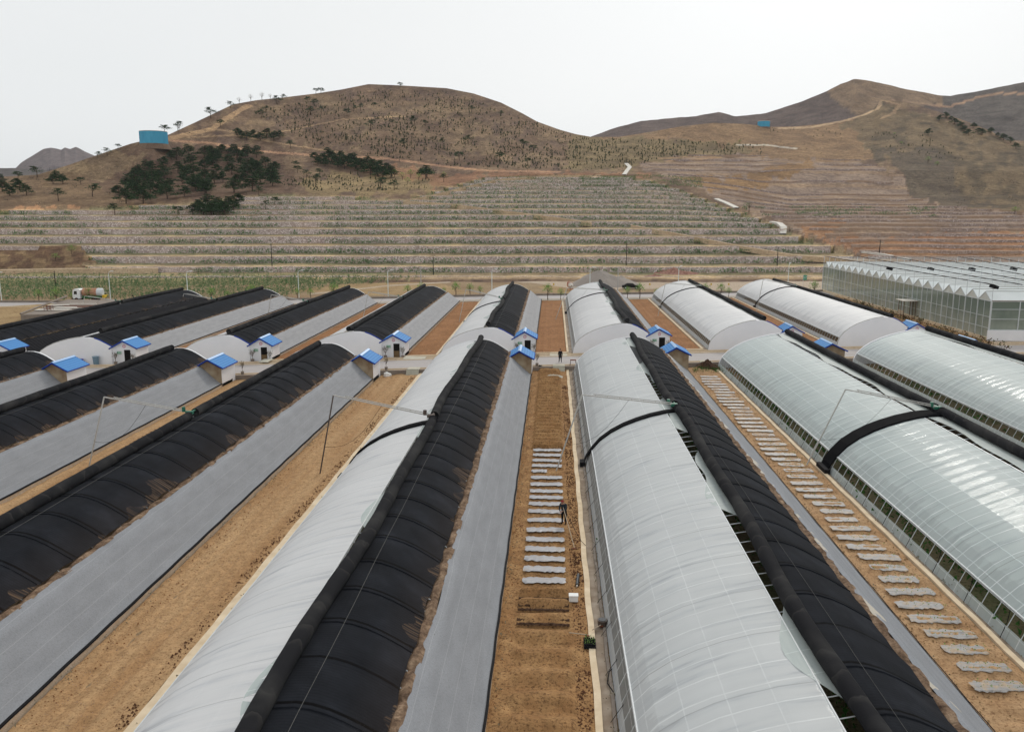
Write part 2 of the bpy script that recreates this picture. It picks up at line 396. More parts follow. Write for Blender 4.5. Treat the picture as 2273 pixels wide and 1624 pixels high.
f1 = noise_fac(n, .35, 3); f2 = noise_fac(n, 9, 4)
fr = math_(n, 'FRACT', math_(n, 'DIVIDE', math_(n, 'ADD', sp.outputs[0], math_(n, 'MULTIPLY', f1, 6.0)), 1.9))
c = ramp(n, fr, [(0, (.040, .039, .039)), (.03, (.03, .029, .029)), (.06, (.014, .014, .016)), (.85, (.017, .017, .019)), (.97, (.028, .027, .027))])
c = mixc(n, ramp(n, f1, [(.5, (0, 0, 0)), (.72, (.8, .8, .8))]), c, (.045, .044, .043))
p = pbsdf(n, o, c, .9, .06, bump(n, math_(n, 'ADD', f2, math_(n, 'MULTIPLY', fr, .1)), .4, .02))
M['roll'] = m

def tarp_mat(name, c, patchy=0.0):
    m, n, o = new_mat(name)
    uv = N(n, 'ShaderNodeUVMap'); sp = N(n, 'ShaderNodeSeparateXYZ'); n.links.new(uv.outputs[0], sp.inputs[0])
    mp = N(n, 'ShaderNodeMapping'); mp.inputs['Scale'].default_value = (.5, 2.5, 1); n.links.new(uv.outputs[0], mp.inputs[0])
    ns = N(n, 'ShaderNodeTexNoise'); ns.inputs['Scale'].default_value = 1; ns.inputs['Detail'].default_value = 6; n.links.new(mp.outputs[0], ns.inputs['Vector'])
    f2 = noise_fac(n, 14, 5, rough=.7); f3 = noise_fac(n, .3, 3); f4 = noise_fac(n, 2.5, 5, rough=.7)
    base = ramp(n, ns.outputs[0], [(.28, tuple(x*.88 for x in c)), (.72, tuple(x*1.06 for x in c))])
    g = ramp(n, f2, [(.3, (.8, .8, .8)), (.5, (1, 1, 1)), (.75, (1.12, 1.12, 1.12))])
    base = mixc(n, 1.0, base, g, 'MULTIPLY')
    fr = math_(n, 'FRACT', math_(n, 'MULTIPLY', sp.outputs[1], 1.7))
    base = mixc(n, math_(n, 'MULTIPLY', math_(n, 'LESS_THAN', fr, .035), .22), base, (.50, .50, .50))
    spk = ramp(n, f4, [(.24, (1, 1, 1)), (.30, (0, 0, 0))])
    base = mixc(n, spk, base, (.06, .06, .06))
    base = mixc(n, math_(n, 'MULTIPLY', math_(n, 'LESS_THAN', math_(n, 'ADD', sp.outputs[1], math_(n, 'MULTIPLY', f3, .5)), .42), .45), base, (.42, .40, .37))
    nb_ = N(n, 'ShaderNodeTexNoise'); nb_.inputs['Scale'].default_value = .45; nb_.inputs['Detail'].default_value = 3; n.links.new(uv.outputs[0], nb_.inputs['Vector'])
    pm = math_(n, 'MULTIPLY', math_(n, 'GREATER_THAN', math_(n, 'SUBTRACT', nb_.outputs[0], math_(n, 'MULTIPLY', sp.outputs[1], .14)), .49), patchy)
    base = mixc(n, pm, base, (.50, .45, .37))
    pbsdf(n, o, base, .8, .25, bump(n, math_(n, 'ADD', ns.outputs[0], f2), .35, .04)); return m
M['tarp'] = tarp_mat('tarp', (.255, .262, .278))
M['tarp_patchy'] = tarp_mat('tarp_patchy', (.25, .26, .28), .85)
M['tarp_warm'] = tarp_mat('tarp_warm', (.30, .30, .31))
m, n, o = new_mat('net')                     # ribbed black net over a berm
uv = N(n, 'ShaderNodeUVMap'); sp = N(n, 'ShaderNodeSeparateXYZ'); n.links.new(uv.outputs[0], sp.inputs[0])
s_ = math_(n, 'ABSOLUTE', math_(n, 'SINE', math_(n, 'MULTIPLY', sp.outputs[0], 4.2)))
pbsdf(n, o, ramp(n, s_, [(.1, (.006, .006, .007)), (.6, (.016, .016, .019))]), .9, .05, bump(n, s_, .6, .08)); M['net'] = m

m, n, o = new_mat('dirt_bags')
f = noise_fac(n, 1.8, 6, rough=.7); f2 = noise_fac(n, 8, 4)
pbsdf(n, o, mixc(n, 1.0, ramp(n, f, [(.3, (.045, .028, .02)), (.5, (.20, .13, .085)), (.72, (.42, .30, .20))]), ramp(n, f2, [(.3, (.6, .6, .6)), (.6, (1, 1, 1))]), 'MULTIPLY'), .95, .1, bump(n, f, .8, .12)); M['dirt_bags'] = m
m, n, o = new_mat('toe_wall')
br = N(n, 'ShaderNodeTexBrick'); tc = N(n, 'ShaderNodeTexCoord'); mp = N(n, 'ShaderNodeMapping'); mp.inputs['Rotation'].default_value = (0, R(90), R(90))
n.links.new(tc.outputs['Object'], mp.inputs[0]); n.links.new(mp.outputs[0], br.inputs[0]); br.inputs['Scale'].default_value = 4
br.inputs['Color1'].default_value = (.55, .47, .38, 1); br.inputs['Color2'].default_value = (.42, .33, .26, 1); br.inputs['Mortar'].default_value = (.30, .24, .18, 1)
f = noise_fac(n, 3, 5)
pbsdf(n, o, mixc(n, f, br.outputs[0], (.42, .30, .18)), .9, .1); M['toe_wall'] = m
br.inputs['Color1'].default_value = (.70, .62, .54, 1); br.inputs['Color2'].default_value = (.58, .48, .39, 1)
m, n, o = new_mat('stone')                   # rubble stone of the terrace walls
tc = N(n, 'ShaderNodeTexCoord'); vo = N(n, 'ShaderNodeTexVoronoi'); vo.inputs['Scale'].default_value = 2.7; n.links.new(tc.outputs['Object'], vo.inputs['Vector'])
vd = N(n, 'ShaderNodeTexVoronoi'); vd.feature = 'DISTANCE_TO_EDGE'; vd.inputs['Scale'].default_value = 2.7; n.links.new(tc.outputs['Object'], vd.inputs['Vector'])
sx = N(n, 'ShaderNodeSeparateColor'); n.links.new(vo.outputs['Color'], sx.inputs[0])
c = ramp(n, sx.outputs[0], [(.1, (.38, .30, .275)), (.4, (.54, .455, .42)), (.7, (.66, .57, .535)), (.95, (.84, .75, .715))])
c = mixc(n, ramp(n, vd.outputs['Distance'], [(.02, (1, 1, 1)), (.10, (0, 0, 0))]), c, (.30, .21, .175))
fb = noise_fac(n, .05, 3)
c = mixc(n, ramp(n, fb, [(.5, (0, 0, 0)), (.75, (.45, .45, .45))]), c, (.58, .42, .31))
pbsdf(n, o, c, .95, .1, bump(n, vd.outputs['Distance'], .8, .15)); M['stone'] = m
m, n, o = new_mat('stone_brown')                   # rubble stone of the terrace walls
tc = N(n, 'ShaderNodeTexCoord'); vo = N(n, 'ShaderNodeTexVoronoi'); vo.inputs['Scale'].default_value = 2.7; n.links.new(tc.outputs['Object'], vo.inputs['Vector'])
vd = N(n, 'ShaderNodeTexVoronoi'); vd.feature = 'DISTANCE_TO_EDGE'; vd.inputs['Scale'].default_value = 2.7; n.links.new(tc.outputs['Object'], vd.inputs['Vector'])
sx = N(n, 'ShaderNodeSeparateColor'); n.links.new(vo.outputs['Color'], sx.inputs[0])
c = ramp(n, sx.outputs[0], [(.1, (.25, .19, .165)), (.4, (.37, .29, .26)), (.7, (.47, .38, .345)), (.95, (.64, .54, .50))])
c = mixc(n, ramp(n, vd.outputs['Distance'], [(.02, (1, 1, 1)), (.10, (0, 0, 0))]), c, (.17, .115, .09))
fb = noise_fac(n, .05, 3)
c = mixc(n, ramp(n, fb, [(.45, (0, 0, 0)), (.62, (.8, .8, .8))]), c, (.36, .24, .16))
pbsdf(n, o, c, .95, .1, bump(n, vd.outputs['Distance'], .8, .15)); M['stone_brown'] = m
m, n, o = new_mat('terrain')
va = N(n, 'ShaderNodeVertexColor'); va.layer_name = 'tint'
f1 = noise_fac(n, .45, 6, rough=.75); f2 = noise_fac(n, .06, 5, rough=.6); f3 = noise_fac(n, 2.2, 4, rough=.8)
g1 = ramp(n, f1, [(.30, (.40, .37, .36)), (.44, (.85, .84, .83)), (.58, (1.12, 1.11, 1.09)), (.70, (1.6, 1.56, 1.48))])
g2 = ramp(n, f2, [(.32, (.68, .66, .68)), (.66, (1.22, 1.2, 1.14))])
g3 = ramp(n, f3, [(.34, (.6, .6, .6)), (.62, (1.28, 1.28, 1.24))])
c = mixc(n, 1.0, mixc(n, 1.0, mixc(n, 1.0, va.outputs[0], g1, 'MULTIPLY'), g2, 'MULTIPLY'), g3, 'MULTIPLY')
pbsdf(n, o, c, .97, .05, bump(n, math_(n, 'ADD', f1, f2), .9, .8)); M['terrain'] = m
m, n, o = new_mat('blue_tile')
tc = N(n, 'ShaderNodeTexCoord'); sp = N(n, 'ShaderNodeSeparateXYZ'); n.links.new(tc.outputs['Object'], sp.inputs[0])
a = math_(n, 'ABSOLUTE', math_(n, 'SINE', math_(n, 'MULTIPLY', sp.outputs[0], 10.5)))
b = math_(n, 'ABSOLUTE', math_(n, 'SINE', math_(n, 'MULTIPLY', sp.outputs[1], 15.0)))
k = math_(n, 'MULTIPLY', math_(n, 'ADD', math_(n, 'POWER', a, .4), math_(n, 'POWER', b, .5)), .5)
c = ramp(n, k, [(.3, (.03, .13, .36)), (.65, (.06, .215, .50)), (.95, (.10, .28, .58))])
pbsdf(n, o, c, .7, .12, bump(n, k, .5, .04)); M['blue_tile'] = m
M['ridge_cap'] = simple('ridge_cap', (.36, .56, .82), (.28, .48, .78), 6, .4, .4)
# polycarbonate of the big glasshouse
m, n, o = new_mat('poly_wall')
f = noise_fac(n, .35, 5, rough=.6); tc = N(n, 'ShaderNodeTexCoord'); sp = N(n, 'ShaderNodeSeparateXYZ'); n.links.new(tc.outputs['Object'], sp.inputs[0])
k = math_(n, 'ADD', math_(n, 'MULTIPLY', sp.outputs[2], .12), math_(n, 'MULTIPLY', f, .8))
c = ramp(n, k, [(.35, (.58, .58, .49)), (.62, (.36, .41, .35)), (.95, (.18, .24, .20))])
p = N(n, 'ShaderNodeBsdfPrincipled'); n.links.new(c, p.inputs[0]); p.inputs['Roughness'].default_value = .35
tr = N(n, 'ShaderNodeBsdfTransparent'); tr.inputs[0].default_value = (.75, .8, .75, 1); a = N(n, 'ShaderNodeMixShader'); a.inputs[0].default_value = .3
n.links.new(p.outputs[0], a.inputs[1]); n.links.new(tr.outputs[0], a.inputs[2]); n.links.new(a.outputs[0], o.inputs[0]); M['poly_wall'] = m
m, n, o = new_mat('poly_roof')
f = noise_fac(n, .3, 4)
c = ramp(n, f, [(.3, (.78, .83, .82)), (.7, (.90, .93, .92))])
p = N(n, 'ShaderNodeBsdfPrincipled'); n.links.new(c, p.inputs[0]); p.inputs['Roughness'].default_value = .3
tl = N(n, 'ShaderNodeBsdfTranslucent'); n.links.new(c, tl.inputs[0]); a = N(n, 'ShaderNodeMixShader'); a.inputs[0].default_value = .12
n.links.new(p.outputs[0], a.inputs[1]); n.links.new(tl.outputs[0], a.inputs[2]); n.links.new(a.outputs[0], o.inputs[0]); M['poly_roof'] = m
m, n, o = new_mat('mulch')
f = noise_fac(n, 1.6, 5, sc=(.5, 5, 1), rough=.7); f2 = noise_fac(n, 3, 4)
c = ramp(n, f, [(.3, (.20, .19, .195)), (.45, (.29, .285, .30)), (.7, (.35, .345, .365))])
pbsdf(n, o, mixc(n, ramp(n, f2, [(.55, (0, 0, 0)), (.75, (.7, .7, .7))]), c, (.34, .24, .14)), .35, .5, bump(n, f, .6, .05)); M['mulch'] = m

# ------------------------------------------------------------------ setting: ground
LX = [-400, -130, -75, -57, -38, -20, 0, 23, 45, 70, 130, 400]
LY = [-12, -11, -9.2, -8.0, -6.2, -3.4, 0, 4.4, 8.8, 13.6, 24, 34]
def L(x): return float(np.interp(x, LX, LY))
ZB = .5                                      # level of the road and the back block
VW, VR0, VR1, VG = 104.2, 105.4, 111.7, 114.6    # step wall, road edges, back gables (at x = 0)
def band(name, x0, x1, v0, v1, z0, mat, z1=None, step=4, kind='structure', skew=True, dv=None, label=None, cat=None):
    b = MB(); xs = np.arange(x0, x1+.01, (x1-x0)/max(1, round((x1-x0)/step)))
    for x in xs:
        s = L(x) if skew else 0
        q = TL(x); b.v += [(x, v0+s, z0+q), (x, v1+s, (z1 if z1 is not None else z0)+q)]
    for i in range(len(xs)-1): b.f.append((2*i, 2*i+2, 2*i+3, 2*i+1))
    b.m = [0]*len(b.f)
    o = b.build(name, mat); tag(o, label, cat, None, kind); return o
def slab(name, x0, x1, v0, v1, z0, z1, mat, kind='structure', step=4):
    b = MB(); xs = np.linspace(x0, x1, max(2, int((x1-x0)/step)+1))
    for x in xs:
        s = L(x); q = TL(x); b.v += [(x, v0+s, z0+q), (x, v1+s, z0+q), (x, v1+s, z1+q), (x, v0+s, z1+q)]
    n = len(xs)
    for i in range(n-1):
        a = 4*i
        for k in range(4): b.f.append((a+k, a+(k+1) % 4, a+4+(k+1) % 4, a+4+k))
    b.f += [(0, 3, 2, 1), (4*n-4, 4*n-3, 4*n-2, 4*n-1)]
    o = b.build(name, mat); tag(o, kind=kind); return o
b = MB(); xs = list(np.arange(-400, 401, 10.0))
for x in xs:
    s = L(x); q = TL(x)-.03; b.v += [(x, -60, q), (x, VW+s+.1, q), (x, VW+s+.1, ZB+q), (x, 3800, ZB+q)]
for i in range(len(xs)-1):
    for k in range(3): b.f.append((4*i+k, 4*i+4+k, 4*i+5+k, 4*i+1+k))
b.m = [0]*len(b.f)
tag(b.build('ground', M['ground']), kind='structure')
b = MB(); b.box((0, 1900, -3), (9000, 7000, 1)); tag(b.build('plain', M['ground']), kind='structure')

band('road', -110, 170, VR0, VR1, ZB+.02, M['asphalt'])
band('verge', -110, 170, VW+.3, VR0-.12, ZB, M['dirt_pale'])
band('verge', -110, 170, VR1+.12, VG+1.0, ZB, M['dirt_pale'])
slab('kerb', -110, 170, VR0-.12, VR0, ZB-.1, ZB+.12, M['kerb'])
slab('kerb', -110, 170, VR1, VR1+.12, ZB-.1, ZB+.12, M['kerb'])
slab('kerb', -110, 170, VG-1.35, VG-1.2, ZB-.1, ZB+.14, M['kerb'])
slab('retaining_wall', -110, 170, VW-.0, VW+.3, -.1, ZB+.06, M['step_wall'])
o = bpy.data.objects['retaining_wall']; del o['kind']; tag(o, 'low concrete wall holding up the verge beside the middle road', 'wall')
# back road
VB = 186.8
band('back_road', -330, 130, VB, VB+8.6, ZB+.02, M['asphalt'])
slab('kerb', -330, 130, VB+8.6, VB+8.85, ZB-.1, ZB+.45, M['step_wall'])
slab('kerb', -330, 130, VB-.3, VB, ZB-.1, ZB+.12, M['kerb'])
band('path', -110, 170, VB-1.6, VB-.4, ZB+.008, M['concrete'])
# pale open dirt ground behind the back road and dry grass
def patch(name, pts, z, mat, kind='structure'):
    b = MB(); b.poly([(p[0], p[1], z+TL(p[0])) for p in pts]); return tag(b.build(name, mat), kind=kind)
def gp(px, py, z=ZB): return G(px, py, z)
patch('dirt_yard', [gp(x, y) for x, y in [(1000, 618), (1130, 613), (1260, 616), (1500, 609), (1700, 598), (1840, 586), (1850, 600), (1850, 660), (1700, 648), (1500, 641), (1290, 643), (1180, 628), (1010, 624)]], ZB+.006, M['dirt_pale'])
patch('dry_grass', [gp(x, y) for x, y in [(640, 645), (900, 616), (1000, 612), (1260, 632), (1330, 650), (1000, 652), (800, 656)]], ZB+.002, M['dry_grass'])
patch('dry_grass', [gp(x, y) for x, y in [(-250, 671), (180, 670), (270, 690), (200, 740), (-250, 760)]], ZB+.002, M['dry_grass'])
for pts, wd in (([(690, 652), (760, 646), (860, 634), (1000, 626)], 2.4),):
    b = MB()
    q = [Vector(gp(*p)) for p in pts]
    for i, p in enumerate(q):
        b.v += [(p.x, p.y-wd, ZB+.011+TL(p.x)), (p.x, p.y+wd, ZB+.011+TL(p.x))]
    for i in range(len(q)-1): b.f.append((2*i, 2*i+2, 2*i+3, 2*i+1))
    b.m = [0]*len(b.f); tag(b.build('path', M['dirt_pale']), kind='structure')

# ------------------------------------------------------------------ hills
def interp(tab, x): return np.interp(x, [p[0] for p in tab], [p[1] for p in tab])
CREST = [(-500, 420), (-100, 400), (0, 393), (83, 388), (150, 367), (213, 345), (290, 319), (370, 301), (433, 272), (517, 232), (567, 223), (634, 216), (700, 208), (758, 199), (818, 187), (891, 190), (991, 196), (1052, 208), (1112, 228), (1158, 251), (1192, 270), (1242, 288), (1278, 298), (1312, 304), (1375, 304), (1425, 296), (1516, 280), (1583, 273), (1650, 275), (1710, 282), (1766, 281), (1816, 276), (1866, 268), (1916, 254), (1940, 241), (1957, 221), (2016, 228), (2083, 248), (2133, 265), (2200, 291), (2233, 311), (2273, 313), (2500, 330), (2800, 380)]
TCR = [(-500, 425), (0, 440), (200, 455), (342, 480), (450, 540), (567, 600), (820, 660), (1000, 660), (1200, 620), (1312, 600), (1500, 640), (1700, 680), (1866, 720), (1957, 780), (2083, 720), (2233, 640), (2800, 620)]
TY = [613, 592, 569, 546, 525, 508, 492, 479, 467, 456, 446, 437, 428, 420, 412, 405, 399]
TT = [245, 256, 267, 278, 289, 300, 311, 322, 333, 344, 356, 368, 380, 393, 406, 419, 432]
TZ = [zat(y, t) for y, t in zip(TY, TT)]
BND = [(399, 1410), (405, 1450), (412, 1480), (420, 1510), (437, 1570), (456, 1620), (467, 1650), (479, 1690), (492, 1715), (508, 1745), (525, 1780), (546, 1850), (560, 1890), (569, 1895), (592, 1880), (613, 1850)]
ATOP = [(-500, 470), (0, 470), (240, 462), (420, 452), (520, 440), (600, 432), (800, 440), (905, 446), (980, 425), (1070, 402), (1150, 396), (1250, 393), (1450, 396), (1530, 410), (2800, 410)]
def wob(px): return 4.0*(fbm(px, 0, 160, 2, 5)-.5)+1.2*(fbm(px, 0, 31, 2, 6)-.5)
def bowz(px, t):
    px = np.asarray(px, float); t = np.asarray(t, float)
    k = np.clip((t-300)/90, 0, 1)*np.clip((480-t)/48, 0, 1)
    b_ = 24*np.clip((px-1440)/260, 0, 1.2)**1.6*k - 6*np.exp(-((px-1200)/330)**2)*k + 3*(fbm(px, t*.3, 210, 2, 61)-.5)*k
    return -b_*t/1850
def ysm(px, t):
    """smooth hillside: image drop for column px at distance t (arrays)"""
    px = np.asarray(px, float); t = np.asarray(t, float)
    yc = interp(CREST, px); tc = interp(TCR, px)
    low = np.interp(t, [222, 232]+TT, [633, 626]+TY)
    k = np.clip((t-432)/np.maximum(tc-432, 1), 0, 1)**(1/.9)
    hi = 399-(399-yc)*k
    return np.where(t <= 432, np.maximum(low, yc), np.where(yc < 399, hi, yc))
def tofy(px, py):
    yc = float(interp(CREST, px)); tc = float(interp(TCR, px))
    if py >= 399: return float(np.interp(-py, [-626]+[-y for y in TY], [232]+TT))
    if yc >= 399: return tc
    return 432+(tc-432)*min(1, max(0, (399-py)/(399-yc)))**.9
def inA(px, t):
    """is a point inside the stepped terraces (the green hillside)"""
    y = ysm(px, t)
    return (px < np.interp(y, [b_[0] for b_ in BND], [b_[1] for b_ in BND])) & (y >= interp(ATOP, px)-3) & (y < 616) & ~((px < 150+90*fbm(y, px*.0, 14, 3, 81)) & (y > 540+14*fbm(px, 0, 50, 3, 82)) & (y < 592+12*fbm(px, 9, 40, 3, 83)))
def relief(px, t, y):
    a = np.clip((396-y)/60, 0, 1)
    g = fbm(px, t*.6, 110, 4, 3)-.5
    return a*g*52
def stepz(t):
    """terraced height"""
    t = np.asarray(t, float); z = np.interp(t, [232]+TT, [zat(626, 232)]+TZ)
    i = np.clip(np.searchsorted(TT, t, side='right')-1, 0, len(TT)-1)
    j = np.minimum(i+1, len(TT)-1)
    T_ = np.array(TT, float); Z_ = np.array(TZ)
    fr = np.where(j > i, (t-T_[i])/np.maximum(T_[j]-T_[i], 1), 0)
    zs = Z_[i]+(Z_[j]-Z_[i])*.20*fr
    return np.where((t >= TT[0]) & (t < TT[-1]), zs, z)

def pip(poly, x, y):
    c = np.zeros(x.shape, bool); n = len(poly)
    for i in range(n):
        x1, y1 = poly[i]; x2, y2 = poly[(i+1) % n]
        if y1 == y2: continue
        c ^= ((y1 > y) != (y2 > y)) & (x < (x2-x1)*(y-y1)/(y2-y1)+x1)
    return c
def near_line(pts, x, y, w):
    d = np.full(x.shape, 1e9)
    for (x1, y1), (x2, y2) in zip(pts[:-1], pts[1:]):
        dx, dy = x2-x1, y2-y1; l2 = dx*dx+dy*dy
        u = np.clip(((x-x1)*dx+(y-y1)*dy)/l2, 0, 1)
        d = np.minimum(d, np.hypot((x-x1-u*dx)*.35, y-y1-u*dy))
    return d < w
def paint(px, py, A, t):
    x = px+(fbm(px, py, 26, 4, 11)-.5)*80; y = py+(fbm(px, py, 20, 4, 12)-.5)*38
    n1 = fbm(px, py*2.2, 60, 4, 21); n2 = fbm(px, py*2, 22, 4, 22); n3 = fbm(px, py, 7, 3, 23)
    c = np.zeros(px.shape+(4,)); c[..., 3] = 1
    def put(mask, col, k=1.0):
        m_ = (mask*k)[..., None]; c[..., :3] = c[..., :3]*(1-m_)+np.array(col)*m_
    one = np.ones(px.shape)
    put(one, (.200, .136, .098))                                           # brown hill
    put(np.clip((n1-.46)*5, 0, 1), (.285, .205, .135), .7)                # tan grass
    put(np.clip((.48-n2)*5, 0, 1), (.150, .105, .088), .8)                # purple scrub
    put(np.clip((n3-.62)*6, 0, 1), (.34, .26, .16), .4)
    pu = lambda pl: pip(pl, x, y).astype(float)
    put(pu([(-500, 395), (0, 395), (200, 350), (330, 420), (560, 470), (0, 490), (-500, 490)]), (.24, .165, .10), .6)
    put(pu([(215, 345), (300, 322), (640, 330), (640, 440), (280, 450), (200, 400)]), (.15, .098, .075), .75)
    put(pu([(120, 380), (250, 335), (330, 345), (240, 400)]), (.36, .27, .17), .45)
    put(pu([(-500, 470), (0, 461), (250, 463), (320, 455), (260, 475), (-500, 482)]), (.50, .28, .16), .9)
    put(pu([(800, 385), (960, 395), (990, 425), (860, 430), (700, 430), (640, 400)]), (.34, .26, .14), .6)
    put(pu([(700, 345), (860, 360), (960, 385), (1450, 388), (1455, 402), (1080, 402), (980, 425), (900, 398)]), (.34, .185, .115), .7)
    put(pu([(1280, 300), (1500, 310), (1700, 325), (1690, 345), (1480, 352), (1380, 372), (1250, 380)]), (.235, .185, .105), .7)
    # second terraced hill (right): rubble slopes, grass crown, valley
    B = pu([(1400, 372), (1480, 352), (1640, 348), (1900, 352), (1990, 385), (2110, 430), (2290, 465), (2800, 500), (2800, 620), (1860, 620), (1900, 565), (1850, 540), (1760, 510), (1690, 470), (1600, 430), (1500, 405)])
    put(B, (.31, .235, .195), .95)
    bl = (np.abs(((py+8*fbm(px, 0, 300, 2, 9)) % 11.2)-5.6) < 1.5)
    put(B*bl, (.34, .235, .155), .6)
    put(B*np.clip((n1-.56)*8, 0, 1), (.27, .185, .13), .45)
    put(pu([(1310, 305), (1580, 270), (1860, 268), (1957, 221), (1990, 250), (1900, 300), (1960, 350), (1900, 356), (1640, 350), (1690, 335), (1500, 305)]), (.29, .19, .115), .8)
    put(pu([(1500, 402), (1640, 380), (1700, 372), (1790, 352), (1800, 372), (1680, 400), (1560, 412)]), (.30, .185, .095), .85)
    put(pu([(1780, 500), (1860, 478), (1850, 520), (1800, 528)]), (.34, .19, .11), .9)
    put(pu([(1820, 535), (2273, 512), (2800, 510), (2800, 560), (1960, 566), (1900, 556)]), (.40, .215, .125), .8)
    put(pu([(1900, 560), (2800, 566), (2800, 640), (1890, 640)]), (.34, .20, .12), .85)
    V = pu([(1866, 272), (1957, 225), (2233, 311), (2800, 380), (2800, 500), (2273, 462), (2110, 425), (1990, 380), (1930, 330)])
    put(V, (.20, .150, .098), .9)
    put(V*np.clip((.52-n2)*6, 0, 1), (.115, .092, .068), .8)
    put(pu([(1950, 330), (2080, 330), (2150, 400), (2230, 440), (2100, 425), (1990, 380)]), (.13, .105, .085), .8)
    put(pu([(2150, 440), (2273, 446), (2800, 450), (2800, 474), (2273, 466)]), (.19, .12, .08), .8)
    # green hillside terraces: treads
    Af = A.astype(float)
    put(Af, (.33, .26, .17), .95)
    put(Af*np.clip((n2-.45)*5, 0, 1), (.40, .31, .19), .8)
    T_ = np.array(TT, float); idx = np.clip(np.searchsorted(TT, t, side='right')-1, 0, 15)
    fr = (t-T_[idx])/(T_[idx+1]-T_[idx])
    put(Af*(fr < .22), (.62, .465, .29), .95)                               # dry grass lip
    put(Af*(fr > .45)*(fbm(px, py*9, 60, 2, 31) > .42), (.19, .215, .12), .6)
    put(pu([(-500, 602), (380, 598), (900, 612), (640, 640), (-500, 650)]), (.30, .27, .15), .8)
    rv = (px < 215+40*(n3-.5)) & (py > 546) & (py < 604) & ~A
    put(rv.astype(float), (.155, .095, .062), .9)
    put((rv & (n2 > .52)).astype(float), (.30, .21, .12), .7)
    put(pu([(240, 470), (320, 462), (600, 445), (640, 455), (600, 478), (400, 482), (260, 482)]), (.21, .15, .085), .85)
    # tracks
    for pts, wd, col in (
        ([(372, 308), (410, 300), (470, 287), (505, 262), (548, 236)], 4.5, (.46, .31, .19)),
        ([(380, 312), (470, 318), (560, 335), (700, 345), (860, 352), (1000, 372), (1090, 382), (1240, 384)], 2.4, (.48, .29, .19)),
        ([(420, 305), (520, 300), (620, 318), (760, 340)], 1.6, (.42, .29, .18)),
        ([(470, 286), (560, 298), (640, 290), (760, 265), (900, 258)], 1.3, (.42, .29, .18)),
        ([(905, 447), (960, 436), (1050, 415), (1110, 402), (1200, 396), (1330, 392)], 1.8, (.55, .42, .29)),
        ([(905, 447), (1000, 455), (1100, 468), (1200, 480), (1330, 497), (1330, 497)], 1.8, (.52, .40, .27)),
        ([(1400, 500), (1520, 522), (1640, 545), (1760, 565), (1900, 572), (2010, 574)], 1.8, (.55, .44, .31)),
        ([(1460, 352), (1560, 347), (1600, 350), (1480, 358)], 1.2, (.40, .26, .16)),
        ([(1957, 222), (1950, 240), (1920, 254), (1880, 266), (1800, 283), (1730, 285)], 2.0, (.50, .36, .24)),
        ([(1957, 222), (1995, 232), (1985, 250), (1960, 262)], 2.2, (.36, .25, .16)),
        ([(1640, 322), (1700, 322), (1765, 330)], 1.6, (.60, .55, .48)),
        ([(0, 573), (140, 574), (300, 570)], 1.2, (.5, .37, .24)),
    ):
        put(near_line(pts, px, py+(n3-.5)*2, wd).astype(float), col, .9)
    return c

cols = np.arange(-500, 2801, 4.0)
rows = [222.0, 232.0, 238.0]
for i, t in enumerate(TT):
    nx = TT[i+1] if i+1 < len(TT) else t+8
    rows += [t-.04, t+.10, t+1.0, t+(nx-t)*.30, t+(nx-t)*.60]
rows = sorted(set(rows)); nl = len(rows)
NH = 130
PX = np.zeros((len(cols), nl+NH+4)); TM = PX.copy(); ZM = PX.copy(); YM = PX.copy(); AM = np.zeros(PX.shape, bool)
for ci, px in enumerate(cols):
    tc = float(interp(TCR, px)); yc = float(interp(CREST, px))
    r = np.array(rows)
    hi = np.linspace(TT[-1]+8, max(tc, TT[-1]+10), NH)
    t = np.concatenate([r, hi])
    y = ysm(px, t)
    A = inA(np.full(t.shape, px), t)
    tw = t+wob(px)
    z = np.array([zat(a_, b_) for a_, b_ in zip(y, tw)])
    zs = stepz(t)+bowz(px, t)
    z = np.where(A & (t < TT[-1]+.2), zs, z)
    tw = tw+relief(px, t, y)*np.sin(np.clip((t-432)/max(tc-432, 1), 0, 1)*math.pi)
    z2 = np.array([zat(a_, b_) for a_, b_ in zip(y, tw)])
    z = np.where(A, z, z2+np.where(t < TT[-1]+60, bowz(px, t), 0))
    xg = Wt(px, 235, .5)[0]; kk = np.clip((250-t)/18, 0, 1); z = z+(TL(xg)-.25)*kk; z[0] = ZB+TL(xg)-.6
    zc = z[-1]; tc2 = tw[-1]
    tw = np.concatenate([tw, [tc2+10, tc2+40, tc2+100, tc2+260]]); z = np.concatenate([z, [zc-1.5, zc-11, zc-35, -2]])
    PX[ci] = px; TM[ci] = tw; ZM[ci] = z; AM[ci] = np.concatenate([A, [False]*4]); YM[ci] = np.concatenate([y, [yc]*4])
zc_ = TM*CP-(ZM-CH)*SP; q_ = (PX-CX)/FP*zc_
XW = FX*TM+RX*q_; YW = FY*TM+RY*q_
b = MB(); nv = PX.shape[1]
b.quadgrid(np.stack([XW, YW, ZM], -1).reshape(-1, 3).tolist(), len(cols), nv)
TR = np.concatenate([np.repeat(np.array(rows)[None], len(cols), 0), TM[:, nl:]], 1)
cc = paint(PX, YM, AM, TR)
hill = b.build('hillside', M['terrain'], smooth=False, cols=cc.reshape(-1, 4)); tag(hill, kind='structure')

